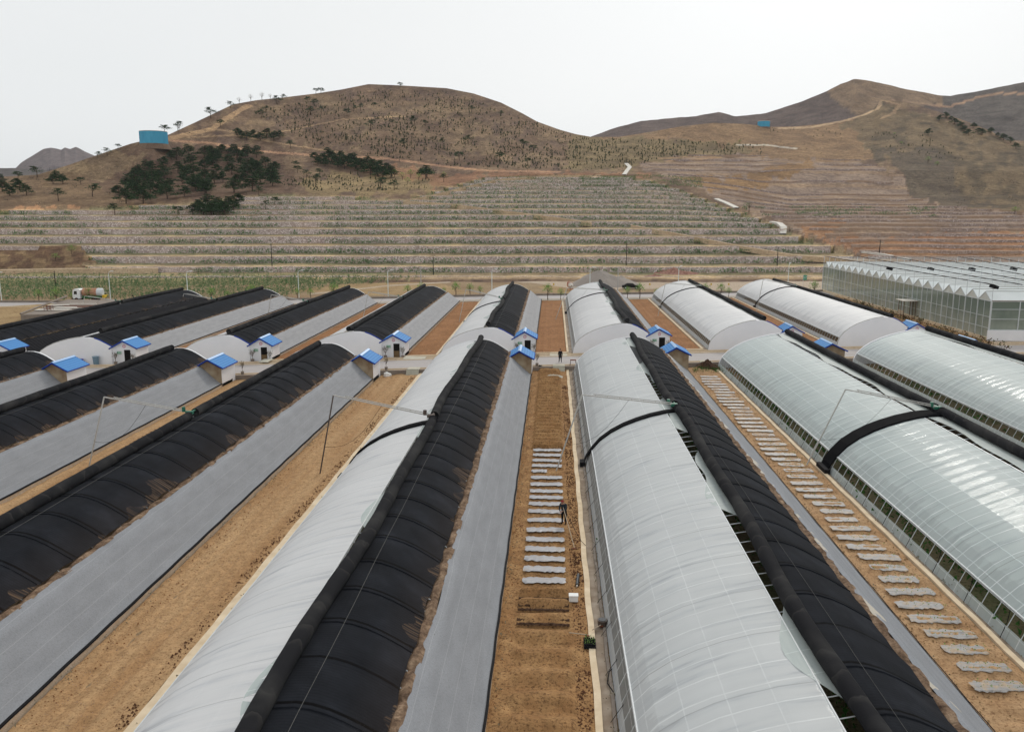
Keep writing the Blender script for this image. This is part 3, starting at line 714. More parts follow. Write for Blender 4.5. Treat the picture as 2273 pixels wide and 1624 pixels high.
def ridge(name, crest, t1, t0, ybot, colf, nrow=34, step=5, rel=60, seed=1):
    xs = np.arange(crest[0][0], crest[-1][0]+1, step); b = MB(); c = []
    for x in xs:
        yc = float(np.interp(x, [p[0] for p in crest], [p[1] for p in crest]))
        yc += (float(fbm(x, 0, 26, 3, seed))-.5)*3
        for r in range(nrow):
            k = r/(nrow-1); y = ybot+(yc-ybot)*k; t = t0+(t1-t0)*k
            t += (float(fbm(x, y, 60, 3, seed+2))-.5)*rel*math.sin(k*math.pi)
            b.v.append(P(x, y, t)); c.append((*colf(x, y), 1))
        z = b.v[-1][2]; b.v.append(Wt(x, t1*1.1, z*.75)); c.append(c[-1]); b.v.append(Wt(x, t1*1.4, -2)); c.append(c[-1])
    n = nrow+2
    for i in range(len(xs)-1):
        for j in range(n-1): a = i*n+j; b.f.append((a, a+n, a+n+1, a+1))
    b.m = [0]*len(b.f)
    return tag(b.build(name, M['terrain'], smooth=False, cols=c), kind='structure')
def c_peak(x, y):
    n1 = float(fbm(x, y*1.5, 40, 3, 44)); xx = x+(n1-.5)*50
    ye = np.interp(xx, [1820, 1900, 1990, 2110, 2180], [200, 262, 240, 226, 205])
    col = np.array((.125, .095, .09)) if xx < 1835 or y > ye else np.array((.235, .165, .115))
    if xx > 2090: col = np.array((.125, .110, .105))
    if xx > 2050 and abs(y-np.interp(x, [2050, 2110, 2170, 2220, 2273, 2500], [233, 236, 217, 208, 207, 210])) < 2.2: col = np.array((.40, .26, .18))
    if 1975 < x < 2110 and abs(y-np.interp(x, [1975, 2110], [222, 236])) < 1.6: col = np.array((.38, .26, .18))
    return tuple(col*(.85+.3*n1))
ridge('mountain', [(1280, 330), (1312, 303), (1375, 281), (1425, 269), (1492, 263), (1545, 258), (1596, 249), (1633, 259), (1700, 251), (1783, 224), (1833, 204), (1866, 186), (1896, 176), (1950, 183), (2016, 199), (2083, 211), (2110, 213), (2183, 201), (2273, 183), (2420, 172), (2700, 230)], 1150, 850, 345, c_peak)
ridge('far_mountain', [(-40, 420), (20, 388), (33, 375), (47, 361), (73, 345), (97, 330), (113, 327), (137, 333), (143, 327), (155, 331), (168, 326), (187, 336), (207, 345), (235, 356), (300, 380)], 2700, 2300, 420, lambda x, y: (.15, .12, .125), 24, 4, 250, 5)
ridge('far_ridge', [(-500, 390), (-60, 368), (0, 373), (40, 374), (110, 380), (200, 395)], 1500, 1200, 430, lambda x, y: (.11, .10, .10), 16, 6, 80, 8)

# ------------------------------------------------------------------ terrace walls
ORD = ['lowest', 'second', 'third', 'fourth', 'fifth', 'sixth', 'seventh', 'eighth', 'ninth', 'tenth', 'eleventh', 'twelfth', 'thirteenth', 'fourteenth', 'fifteenth', 'sixteenth', 'topmost', 'eighteenth', 'nineteenth', 'twentieth']
def wall_strip(pts, name, label, group, cat='wall'):
    """pts: list of (px, t, zb, zt) -> thin standing stone wall following them"""
    b = MB(); n = len(pts)
    for px, t, zb, zt in pts:
        b.v += [Wt(px, t-.75, zb-.3), Wt(px, t-.45, zt), Wt(px, t+.25, zt+.02), Wt(px, t+.25, zb-.3)]
    for i in range(n-1):
        a = 4*i
        for k in range(4): b.f.append((a+k, a+(k+1) % 4, a+4+(k+1) % 4, a+4+k))
    b.f += [(0, 3, 2, 1), (4*n-4, 4*n-3, 4*n-2, 4*n-1)]; b.m = [0]*len(b.f)
    return tag(b.build(name, M['stone']), label, cat, group)
WALLS = []
for i, t in enumerate(TT):
    zt = TZ[i]; zb = TZ[i-1]+(TZ[i]-TZ[i-1])*.20 if i else zt-1.5
    seg = []
    for px in np.arange(-420, 2000, 8.0):
        ok = bool(inA(np.array([px]), np.array([t+.5]))[0])
        bz = float(bowz(px, t)) if ok else 0
        if ok: seg.append((px, t+float(wob(px)), zb+bz, zt+bz+.06*math.sin(px*.11)+.05*math.sin(px*.043)))
    # the longest run is the wall, gaps are bridged by splitting
    runs = []; cur = []
    for s in seg:
        if cur and s[0]-cur[-1][0] > 9: runs.append(cur); cur = []
        cur.append(s)
    if cur: runs.append(cur)
    runs = [r for r in runs if len(r) > 5]
    for k, r in enumerate(runs):
        side = '' if len(runs) == 1 else (', its left stretch' if k == 0 else ', its right stretch')
        wall_strip(r, 'stone_wall', '%s stone wall up the green terraced hillside%s' % (ORD[i], side), 'stone terrace walls of the green hillside')
        WALLS.append((i, r))
# second hill: low rubble walls standing on the slope
BL = [(340, 1560), (352, 1480), (372, 1420), (400, 1510), (430, 1620), (460, 1680), (500, 1760), (540, 1870), (580, 1930)]
BR = [(340, 1720), (352, 1900), (372, 1965), (390, 1990), (425, 2090), (445, 2200), (470, 2300), (600, 2500)]
yb = 574; k = 0
while yb > 345:
    l = np.interp(yb, [a_[0] for a_ in BL], [a_[1] for a_ in BL])+6; r = np.interp(yb, [a_[0] for a_ in BR], [a_[1] for a_ in BR])
    seg = []
    for px in np.arange(l, r, 10.0):
        yy = yb+2.5*(float(fbm(px, yb, 90, 2, 77))-.5)*2 - .006*(px-1900)*0
        t = tofy(px, yy); z = zat(yy, t)+float(bowz(px, t)); seg.append((px, t, z-.9, z+.72))
    b = MB(); n = len(seg)
    for px, t, zb, zt in seg:
        b.v += [Wt(px, t-.75, zb), Wt(px, t-.45, zt), Wt(px, t+1.6, zt+.05), Wt(px, t+2.6, zb)]
    for i in range(n-1):
        a = 4*i
        for q in range(4): b.f.append((a+q, a+(q+1) % 4, a+4+(q+1) % 4, a+4+q))
    b.f += [(0, 3, 2, 1), (4*n-4, 4*n-3, 4*n-2, 4*n-1)]; b.m = [0]*len(b.f); SB_ = M['stone_brown']
    nm = ['lowest', 'second', 'third', 'fourth', 'fifth', 'sixth', 'seventh', 'eighth', 'ninth', 'tenth', 'eleventh', 'twelfth', 'thirteenth', 'fourteenth', 'fifteenth', 'sixteenth', 'seventeenth', 'eighteenth', 'nineteenth', 'twentieth', 'twenty-first'][min(k, 20)]
    tag(b.build('rubble_wall', SB_), '%s rubble wall up the stony slope behind the glasshouse' % nm, 'wall', 'rubble walls of the stony slope')
    yb -= 12.6 if yb > 430 else 11.0; k += 1

# ------------------------------------------------------------------ vegetation on the hills
def hill_point(px, py):
    t = tofy(px, py); tc = float(interp(TCR, px))
    A = bool(inA(np.array([px]), np.array([t]))[0])
    if A: return Wt(px, t+float(wob(px)), float(stepz(t)+bowz(px, t)))
    tt = t+float(wob(px))+float(relief(px, t, py))*math.sin(min(1, max(0, (t-432)/max(tc-432, 1)))*math.pi)
    q = P(px, py, tt); return (q[0], q[1], q[2]+float(bowz(px, t)))

hill_point0 = hill_point
def clump(b, p, r, h, n, rnd, flat=.5):
    for _ in range(n):
        a = rnd.uniform(0, 6.283); q = rnd.uniform(0, 1)**.5*r; z = rnd.uniform(.1, 1)*h
        c = Vector((p[0]+math.cos(a)*q, p[1]+math.sin(a)*q, p[2]+z)); s = rnd.uniform(.35, .7)*max(r, h)*flat
        d1 = Vector((rnd.uniform(-1, 1), rnd.uniform(-1, 1), rnd.uniform(-.6, .6))).normalized()*s
        d2 = Vector((rnd.uniform(-.5, .5), rnd.uniform(-.5, .5), rnd.uniform(.4, 1))).normalized()*s
        b.poly([c-d1*.5, c+d1*.5, c+d2*.8])
rnd = random.Random(3)
b = MB()
for i, t0 in enumerate(TT[:-1]):
    base = TT[i+1]-1.6
    for px in np.arange(-420, 1900, 3.0 if i > 8 else 2.4):
        pj = px+rnd.uniform(-2, 2); t = base+rnd.uniform(-1.6, .2)
        if not bool(inA(np.array([pj]), np.array([t]))[0]): continue
        den = float(fbm(pj, i*37.0, 70, 3, 91))+(.20 if 850 < pj < 1800 else 0)+(.07 if i > 4 else 0)
        if rnd.random() > (den-.36)*4.2: continue
        if i < 2 and pj > 1000 and rnd.random() < .5: continue
        z = float(stepz(t)+bowz(pj, t)); p = Wt(pj, t+float(wob(pj)), z)
        clump(b, p, rnd.uniform(.5, 1.1), rnd.uniform(.6, 1.6), 7, rnd, .7)
for py in (441, 447, 453, 459, 465, 473):
    for px in np.arange(1650, 2080, 2.5):
        if float(fbm(px, py*7, 40, 3, 93)) < .45+.0006*abs(px-1850): continue
        t = tofy(px, py); clump(b, Wt(px, t, zat(py, t)+.2+float(bowz(px, t))), .8, 1.1, 6, rnd, .7)
for py in (396, 401, 407, 413):
    for px in np.arange(1290, 1560, 2.0):
        if float(fbm(px, py*7, 40, 3, 94)) < .42: continue
        clump(b, hill_point0(px, py), .9, 1.2, 6, rnd, .7)
tag(b.build('shrubs', M['shrub_leaf']), 'grey green shrubs planted in rows along the terraces', 'shrubs', kind='stuff')
b = MB()
for _ in range(12500):
    px = rnd.uniform(-300, 930); py = rnd.uniform(606, 668)
    if py < 606+(px-300)*.012: continue
    if px > 640 and py > 656-(px-640)*.14: continue
    p = G(px, py, ZB)
    if py < 626: t_ = tofy(px, py); p = Wt(px, t_, float(np.interp(t_, [232, 245], [ZB+TL(p[0])-.2, TZ[0]-1.2])))
    p = (round(p[0]/2.2)*2.2+rnd.uniform(-.3, .3), p[1], p[2])
    if p[1] < VB+10.2+L(p[0]): continue
    clump(b, p, .24, rnd.uniform(.6, 2.1), 6, rnd, .33)
tag(b.build('saplings', M['shrub_leaf']), 'thin young saplings in rows on the flat strip behind the back road', 'saplings', kind='stuff')
# tiny planted conifers of the big hill
b = MB()
def cone(b, p, h, r):
    i0 = len(b.v); a0 = rnd.uniform(0, 2)
    for k in range(4): b.v.append((p[0]+math.cos(a0+k*1.571)*r, p[1]+math.sin(a0+k*1.571)*r, p[2]+.05))
    b.v.append((p[0], p[1], p[2]+h))
    for k in range(4): b.f.append((i0+k, i0+(k+1) % 4, i0+4)); b.m.append(0)
cnt = 0
HA = [(560, 250), (820, 200), (1000, 205), (1150, 262), (1300, 308), (1520, 312), (1700, 324), (1690, 344), (1480, 350), (1390, 372), (1250, 380), (1000, 370), (820, 345), (700, 330), (640, 290)]
HBp = [(640, 395), (800, 385), (960, 400), (950, 425), (700, 425), (620, 410)]
HC = [(1640, 290), (1860, 285), (2050, 300), (2150, 360), (1950, 340), (1750, 300)]
while cnt < 3300:
    px = rnd.uniform(560, 2150); py = rnd.uniform(195, 430)
    ax, ay = np.array([px]), np.array([py])
    if not (pip(HA, ax, ay)[0] or (pip(HBp, ax, ay)[0]) or (rnd.random() < .25 and pip(HC, ax, ay)[0])): continue
    if rnd.random() > (float(fbm(px, py*2, 45, 3, 71))-.3)*3.2: continue
    if py < float(interp(CREST, px))+5: continue
    px = round(px/8)*8+rnd.uniform(-3, 3)
    t = tofy(px, py); tt = t+float(wob(px))+float(relief(px, t, py))*math.sin(min(1, max(0, (t-432)/max(float(interp(TCR, px))-432, 1)))*math.pi)
    p = P(px, py, tt); cone(b, p, rnd.uniform(.6, 1.3)*rnd.choice((1, 1, 1.7)), rnd.uniform(.25, .5)); cnt += 1
tag(b.build('young_conifers', M['bush_leaf']), 'tiny dark conifers dotted over the big brown hill', 'young trees', kind='stuff')
b = MB()
for _ in range(9000):
    px = rnd.uniform(-200, 2400); py = rnd.uniform(200, 470)
    yc = float(interp(CREST, px))
    if py < yc+3 or py > float(interp(ATOP, px))-4 and px < 1500: continue
    if 1400 < px < 2100 and py > 350: continue
    if float(fbm(px, py*2, 26, 3, 22)) > .50: continue
    t = tofy(px, py); tt = t+float(wob(px))+float(relief(px, t, py))*math.sin(min(1, max(0, (t-432)/max(float(interp(TCR, px))-432, 1)))*math.pi)
    clump(b, P(px, py, tt), rnd.uniform(.8, 1.8), rnd.uniform(.5, 1.1), 5, rnd, .6)
tag(b.build('dry_scrub', M['twig']), 'leafless brown scrub covering patches of the hills', 'scrub', kind='stuff')

def make_pine(seed, h, spread, dense, kind):
    rn = random.Random(seed); root = empty('pine_tree', (0, 0, 0), 'x', 'pine tree')
    b = MB(); lean = rn.uniform(-.08, .08)
    b.tube([(0, 0, -.5), (lean*h*.4, 0, h*.35), (lean*h, 0, h*.9)], [h*.035, h*.025, h*.01], 5)
    lay = 4 if kind == 'flat' else 6; tips = []
    for k in range(lay):
        zz = h*(.55+.4*k/(lay-1)) if kind == 'flat' else h*(.28+.66*k/(lay-1))
        rad = spread*(1-.45*(k/(lay-1))) if kind == 'flat' else spread*(1-.75*k/(lay-1))
        for q in range(rn.randint(3, 5)):
            a = rn.uniform(0, 6.283); rr = rad*rn.uniform(.35, 1)
            tp = (lean*zz+math.cos(a)*rr, math.sin(a)*rr, zz+rr*.1); tips.append((tp, rad))
            b.tube([(lean*zz, 0, zz-rr*.25), tp], [h*.012, h*.005], 3, False)
    b.build('trunk', M['bark'], root)
    b = MB()
    for tp, rad in tips:
        for _ in range(dense):
            c = Vector(tp)+Vector((rn.gauss(0, .30), rn.gauss(0, .30), rn.gauss(.1, .12)))*rad*.75
            s = rn.uniform(.25, .5)
            d1 = Vector((rn.uniform(-1, 1), rn.uniform(-1, 1), rn.uniform(-.3, .3))).normalized()*s
            d2 = Vector((rn.uniform(-1, 1), rn.uniform(-1, 1), rn.uniform(.1, .8))).normalized()*s
            b.poly([c-d1, c+d2, c+d1*1.1])
    b.build('crown', M['pine_leaf'], root); return root
PROT = {'flat': [make_pine(1, 6.0, 3.2, 22, 'flat'), make_pine(2, 5.2, 2.9, 22, 'flat'), make_pine(5, 6.6, 3.0, 20, 'flat')],
        'full': [make_pine(3, 6.0, 2.9, 30, 'full'), make_pine(4, 5.0, 2.7, 28, 'full'), make_pine(8, 6.8, 3.3, 32, 'full')]}
used = set()
def put_pine(px, py, kind, sc, label, group):
    i = rnd.randrange(3); pr = PROT[kind][i]
    if (kind, i) in used: o = copy_tree(pr)
    else: o = pr; used.add((kind, i))
    p = hill_point(px, py); o.location = (p[0], p[1], p[2]-.1); s = sc*rnd.uniform(.9, 1.1)*(1.4 if kind == 'full' else 1.4)
    o.scale = (s*rnd.uniform(.9, 1.2), s*rnd.uniform(.9, 1.2), s*(.72 if kind == 'full' else .82)); o.rotation_euler = (0, 0, rnd.uniform(0, 6.28))
    o['label'] = label; o['group'] = group; o['category'] = 'pine tree'
_o = ['first', 'second', 'third', 'fourth', 'fifth', 'sixth', 'seventh', 'eighth', 'ninth', 'tenth', 'eleventh', 'twelfth', 'thirteenth', 'fourteenth', 'fifteenth', 'sixteenth', 'seventeenth', 'eighteenth', 'nineteenth']
NUM = _o+['twentieth']+['twenty-'+q for q in _o[:9]]+['thirtieth']+['thirty-'+q for q in _o[:9]]+['fortieth']+['forty-'+q for q in _o[:9]]+['fiftieth']+['fifty-'+q for q in _o[:9]]
LB = {'GROVE': 'dense pine of the grove below the blue tank, %s from left', 'G2': 'dark pine of the short clump beside the hill track, %s from left', 'G3': 'pine of the long clump at the hill foot, %s from left', 'G4': 'small pine of the clump just above the terraces, %s from left', 'G5': 'pine of the loose clump at the left picture edge, %s from left'}
GROVE = [(280, 420), (300, 400), (305, 440), (325, 382), (340, 410), (345, 436), (362, 370), (365, 396), (378, 424), (392, 355), (395, 384), (405, 408), (410, 437), (425, 372), (432, 396), (440, 420), (372, 442), (455, 400), (462, 420), (475, 362), (480, 385), (492, 340), (495, 405), (505, 366), (515, 388), (520, 345), (528, 410), (535, 368), (545, 350), (550, 392), (560, 372), (572, 385), (578, 405), (590, 372), (600, 396), (612, 380), (455, 378), (350, 345+55), (420, 350), (470, 345), (570, 350), (545, 410), (600, 408), (265, 436), (280, 452), (318, 452), (520, 428), (560, 425)]
_r = random.Random(77)
while len(GROVE) < 78:
    q = (_r.uniform(270, 640), _r.uniform(345, 446))
    if pip([(270, 440), (300, 385), (360, 350), (520, 335), (600, 360), (645, 395), (600, 425), (480, 435), (350, 448)], np.array([q[0]]), np.array([q[1]]))[0]: GROVE.append(q)
NUM += ['sixtieth']+['sixty-'+q for q in _o[:9]]+['seventieth']+['seventy-'+q for q in _o[:9]]
for k, (px, py) in enumerate(sorted(GROVE)): put_pine(px, py, 'full', .98, LB['GROVE'] % NUM[k], 'pines of the grove below the blue tank')
G2 = [(535, 306), (548, 312), (562, 304), (578, 312), (592, 306), (608, 312), (622, 306), (526, 300)]
for k, (px, py) in enumerate(sorted(G2)): put_pine(px, py, 'full', .8, LB['G2'] % NUM[k], 'pines of the clump by the track')
G3 = [(700, 356), (715, 362), (730, 356), (742, 366), (758, 360), (772, 370), (785, 364), (800, 374), (815, 370), (830, 382), (845, 378), (858, 388), (868, 396), (706, 366), (722, 370), (750, 372), (765, 376), (793, 380), (808, 384), (822, 390), (838, 392), (778, 362), (850, 398), (736, 358), (948, 398)]
for k, (px, py) in enumerate(sorted(G3)): put_pine(px, py, 'full', .95, LB['G3'] % NUM[k], 'pines of the clump at the hill foot')
G4 = [(428, 468), (440, 462), (452, 470), (462, 460), (474, 468), (486, 460), (496, 468), (508, 458), (518, 466), (526, 456), (470, 474), (500, 474)]
for k, (px, py) in enumerate(sorted(G4)): put_pine(px, py, 'full', .85, LB['G4'] % NUM[k], 'small pines above the terraces')
G5 = [(-30, 416), (5, 426), (22, 436), (45, 424), (60, 434), (0, 410), (35, 414), (125, 400), (140, 408), (118, 408)]
for k, (px, py) in enumerate(sorted(G5)): put_pine(px, py, 'full', .8, LB['G5'] % NUM[k], 'pines at the left end')
LONE = [(468, 263, 1), (512, 240, .7), (490, 282, .8), (395, 290, .7), (365, 296, .75), (580, 262, .9), (590, 248, .6), (615, 232, .8), (627, 222, .6), (684, 228, .7), (697, 236, .7), (712, 208, .8), (701, 207, .6), (690, 256, .8), (714, 252, .7), (770, 258, .8), (785, 248, .7), (800, 246, .6), (823, 290, 1.0), (830, 238, .6), (872, 280, .7), (921, 277, .8), (888, 194, .7), (945, 280, .6), (1047, 249, .6), (1110, 258, .6), (1040, 320, .75), (984, 325, .7), (1020, 356, .75), (898, 328, .7), (1163, 330, .85), (1183, 337, .8), (1110, 358, .8), (1172, 366, .7), (645, 330, .7), (660, 384, .7), (680, 396, .7), (700, 410, .7), (655, 372, .6), (710, 392, .6), (945, 402, .9), (985, 408, .6), (845, 420, .7), (875, 424, .7), (83, 394, .9), (40, 400, .8), (205, 436, .8), (130, 446, .7), (180, 410, .6), (255, 472, .6), (238, 345, .6), (216, 350, .5), (262, 330, .5), (575, 436, .6), (610, 450, .6), (590, 462, .6), (395, 472, .6)]
LONE.sort()
for k, (px, py, s) in enumerate(LONE):
    x, y = 'hill', ''
    where = 'left end of the hillside' if px < 300 else 'shoulder by the left blue tank' if px < 480 else 'left flank of the big hill' if px < 760 else 'face of the big hill' if px < 960 else 'right flank of the big hill'
    nth = sum(1 for q in LONE[:k] if (q[0] < 300) == (px < 300) and (300 <= q[0] < 480) == (300 <= px < 480) and (480 <= q[0] < 760) == (480 <= px < 760) and (760 <= q[0] < 960) == (760 <= px < 960) and (q[0] >= 960) == (px >= 960))
    put_pine(px, py, 'flat', s*.92, 'lone flat topped pine on the %s, %s from left there' % (where, NUM[nth]), 'lone pines of the big hill')
RP = [(2100, 262), (2112, 268), (2118, 276), (2133, 284), (2140, 292), (2160, 284), (2170, 296), (2180, 300), (2200, 296), (2215, 304), (2228, 312), (2243, 318), (2060, 300), (2085, 268), (2150, 300), (2255, 330)]
RP.sort()
for k, (px, py) in enumerate(RP): put_pine(px, py, 'full', .7, 'dark pine on the spur above the right valley, %s from the left' % NUM[k], 'pines on the right spur')
# light green young trees in the hollow, green bushes on the right
def make_bushy(seed, h, r, leaf, n=260, name='deciduous_tree'):
    rn = random.Random(seed); root = empty(name, (0, 0, 0), 'x', 'tree'); b = MB()
    b.tube([(0, 0, -.3), (.05*h, 0, h*.4), (0, .04*h, h*.75)], [h*.03, h*.02, h*.008], 5)
    for q in range(7):
        a = rn.uniform(0, 6.28); zz = h*rn.uniform(.25, .5)
        b.tube([(0, 0, zz), (math.cos(a)*r*.7, math.sin(a)*r*.7, zz+h*.38)], [h*.014, h*.004], 3, False)
    b.build('trunk', M['bark'], root); b = MB()
    for _ in range(n):
        a = rn.uniform(0, 6.28); e = rn.uniform(-.6, 1.57); q = rn.uniform(.35, 1)
        c = Vector((math.cos(a)*math.cos(e)*r*q, math.sin(a)*math.cos(e)*r*q, h*.62+math.sin(e)*h*.38*q))
        c += Vector((rn.gauss(0, .1), rn.gauss(0, .1), 0))*r
        s = rn.uniform(.12, .26)*max(.6, r*.35)
        d1 = Vector((rn.uniform(-1, 1), rn.uniform(-1, 1), rn.uniform(-.5, .5))).normalized()*s
        d2 = Vector((rn.uniform(-1, 1), rn.uniform(-1, 1), rn.uniform(0, 1))).normalized()*s
        b.poly([c-d1, c+d2, c+d1])
    b.build('crown', leaf, root); return root
gt = make_bushy(31, 5, 2.6, M['fresh_leaf'], 300)
gl = [(875, 396, 1, 'leftmost of the pale green trees in the hollow under the big hill'), (893, 402, .9, 'pale green tree in the middle of the hollow under the big hill'), (912, 398, 1, 'tallest pale green tree in the hollow under the big hill'), (930, 404, .8, 'pale green tree right beside the dark pine in the hollow'), (905, 412, .8, 'low pale green tree at the bottom of the hollow'), (985, 398, .7, 'small green tree right of the hollow, alone on red soil'), (1642, 318, .55, 'small green tree on the dark patch right of the saddle'), (2060, 362, .9, 'bright green tree low in the right valley'), (2080, 370, .7, 'green bush right of the brighter one in the valley'), (2000, 322, .6, 'green tree high on the side of the right valley'), (1985, 300, .5, 'uppermost green tree on the right hill'), (2254, 462, .7, 'green tree at the right end of the terraces'), (160, 565, .7, 'green bush at the top right of the bare ravine'), (124, 580, .6, 'green bush low in the bare ravine at the left')]
for k, (px, py, s, lb) in enumerate(gl):
    o = gt if k == 0 else copy_tree(gt); p = hill_point(px, py); o.location = (p[0], p[1], p[2]-.2); o.scale = (s, s, s*.95); o.rotation_euler = (0, 0, k*1.3)
    tag(o, lb, 'tree', 'green trees on the hills')
bt = make_bushy(51, 6, 2.2, M['bare_leaf'], 220)
for k, (px, py, lb) in enumerate([(531, 231, 'nearly bare tree on the skyline, leftmost of the four'), (557, 226, 'nearly bare tree on the skyline, second of the four'), (582, 223, 'tallest nearly bare tree on the skyline'), (600, 221, 'nearly bare tree on the skyline, rightmost of the four'), (398, 292, 'thin bare tree just right of the left blue tank'), (1663, 465, 'round budding tree standing alone at the path bend of the terraces'), (1752, 512, 'small dark budding tree beside the lower path bend')]):
    o = bt if k == 0 else copy_tree(bt); p = hill_point(px, py); o.location = (p[0], p[1], p[2]-.2); s = [.8, .9, 1, .7, .8, .85, .6][k]; o.scale = (s, s, s); o.rotation_euler = (0, 0, k*2.1)
    tag(o, lb, 'tree', 'bare trees')

# footpaths climbing across the terraces
for pts in ([(895, 448), (960, 436), (1050, 416), (1110, 403), (1200, 398), (1330, 394)], [(895, 448), (1000, 455), (1100, 468), (1200, 480), (1330, 497)], [(1400, 500), (1520, 522), (1640, 546), (1760, 566), (1900, 577), (2020, 578)], [(0, 600), (150, 597), (380, 596)]):
    b = MB(); pp = []
    for (x1, y1), (x2, y2) in zip(pts[:-1], pts[1:]):
        for k in range(8): pp.append((x1+(x2-x1)*k/8, y1+(y2-y1)*k/8))
    for px, py in pp:
        t = tofy(px, py); z = zat(py, t)+float(bowz(px, t))+.12; w2 = 1.1
        b.v += [Wt(px, t-w2, z), Wt(px, t+w2, z+.1), Wt(px, t+w2, z-1.6), Wt(px, t-w2-.5, z-1.6)]
    for i in range(len(pp)-1):
        a = 4*i
        for k in range(4): b.f.append((a+k, a+(k+1) % 4, a+4+(k+1) % 4, a+4+k))
    b.m = [0]*len(b.f); tag(b.build('footpath', M['path_tan']), kind='structure')
# concrete stair paths on the hill (white strips)
for pts in ([(1385, 392), (1392, 380), (1398, 372), (1390, 364)], [(1590, 436), (1612, 444), (1636, 456)], [(1712, 490), (1730, 494), (1740, 505), (1738, 512)], [(1912, 560), (1960, 566), (2020, 577)]):
    b = MB(); q = [Vector(hill_point(*p)) for p in pts]
    for i, p in enumerate(q):
        d = (q[min(i+1, len(q)-1)]-q[max(0, i-1)]); d.z = 0; d.normalize(); s = Vector((-d.y, d.x, 0))*1.1
        b.v += [tuple(p+s+Vector((0, 0, .45))), tuple(p-s+Vector((0, 0, .45))), tuple(p-s+Vector((0, 0, -.6))), tuple(p+s+Vector((0, 0, -.6)))]
    for i in range(len(q)-1):
        a = 4*i
        for k in range(4): b.f.append((a+k, a+(k+1) % 4, a+4+(k+1) % 4, a+4+k))
    b.m = [0]*len(b.f); tag(b.build('concrete_path', M['pale_board']), kind='structure')

# ------------------------------------------------------------------ blue water tanks
for px0, px1, yt, ybm, lb in ((313, 371, 293, 318, 'large round blue water tank on the left shoulder of the hill'), (1682, 1708, 270, 281, 'small looking round blue tank on the grassy ridge at the right')):
    px = (px0+px1)/2; t = tofy(px, ybm); a = P(px0, ybm, t); c = P(px1, ybm, t); r = (Vector(a)-Vector(c)).length/2
    ctr = (Vector(a)+Vector(c))/2; zt = zat(yt, t); zb = ctr.z-.4; root = empty('water_tank', (ctr.x, ctr.y, ctr.z), lb, 'water tank', 'blue water tanks on the hills')
    b = MB(); b.tube([(ctr.x, ctr.y, ctr.z-3.5), (ctr.x, ctr.y, ctr.z-.5), (ctr.x, ctr.y, ctr.z-.3)], [r+2.2, r+.3, r*.5], 24); tag(b.build('mound', M['mound']), kind='structure')
    b = MB(); n_ = 40; th = [2*math.pi*k_/n_ for k_ in range(n_)]
    b.tube([(ctr.x, ctr.y, zb), (ctr.x, ctr.y, zt)], r, n_); b.build('shell', M['tank_blue'], root)
    b = MB()
    for k_ in range(n_): b.box((ctr.x+math.cos(th[k_])*(r+.05), ctr.y+math.sin(th[k_])*(r+.05), (zb+zt)/2), (.12, .12, zt-zb-.3), th[k_])
    b.build('shell_ribs', M['tank_blue'], root)
    b = MB(); b.tube([(ctr.x, ctr.y, zt), (ctr.x, ctr.y, zt+.22)], r+.12, n_); b.build('rim', M['pale_board'], root)

# ------------------------------------------------------------------ greenhouses
PROF = [(0, .05), (.012, .60), (.034, 1.30), (.08, 2.02), (.14, 2.62), (.21, 3.12), (.28, 3.48), (.36, 3.80), (.44, 4.02), (.50, 4.10), (.56, 4.08), (.61, 3.92), (.66, 3.62), (.72, 3.12), (.775, 2.62)]
def pz(f, hs=1.0): return float(np.interp(f, [p[0] for p in PROF], [p[1] for p in PROF]))*hs
def arch_pts(f0, f1, n):
    fs = sorted(set([f0, f1]+[p[0] for p in PROF if f0 < p[0] < f1]+list(np.linspace(f0, f1, n))))
    return fs
HOUSES = []
MOT = {'F3': (428, 925), 'F4': (936, 918), 'F5': (1490, 912), 'F6': (2088, 901), 'B0': (264, 674), 'B1': (478, 672), 'B2': (680, 672), 'B3': (893, 666), 'B4': (1108, 661), 'B5': (1334, 656), 'B6': (1553, 650), 'B7': (1769, 644)}
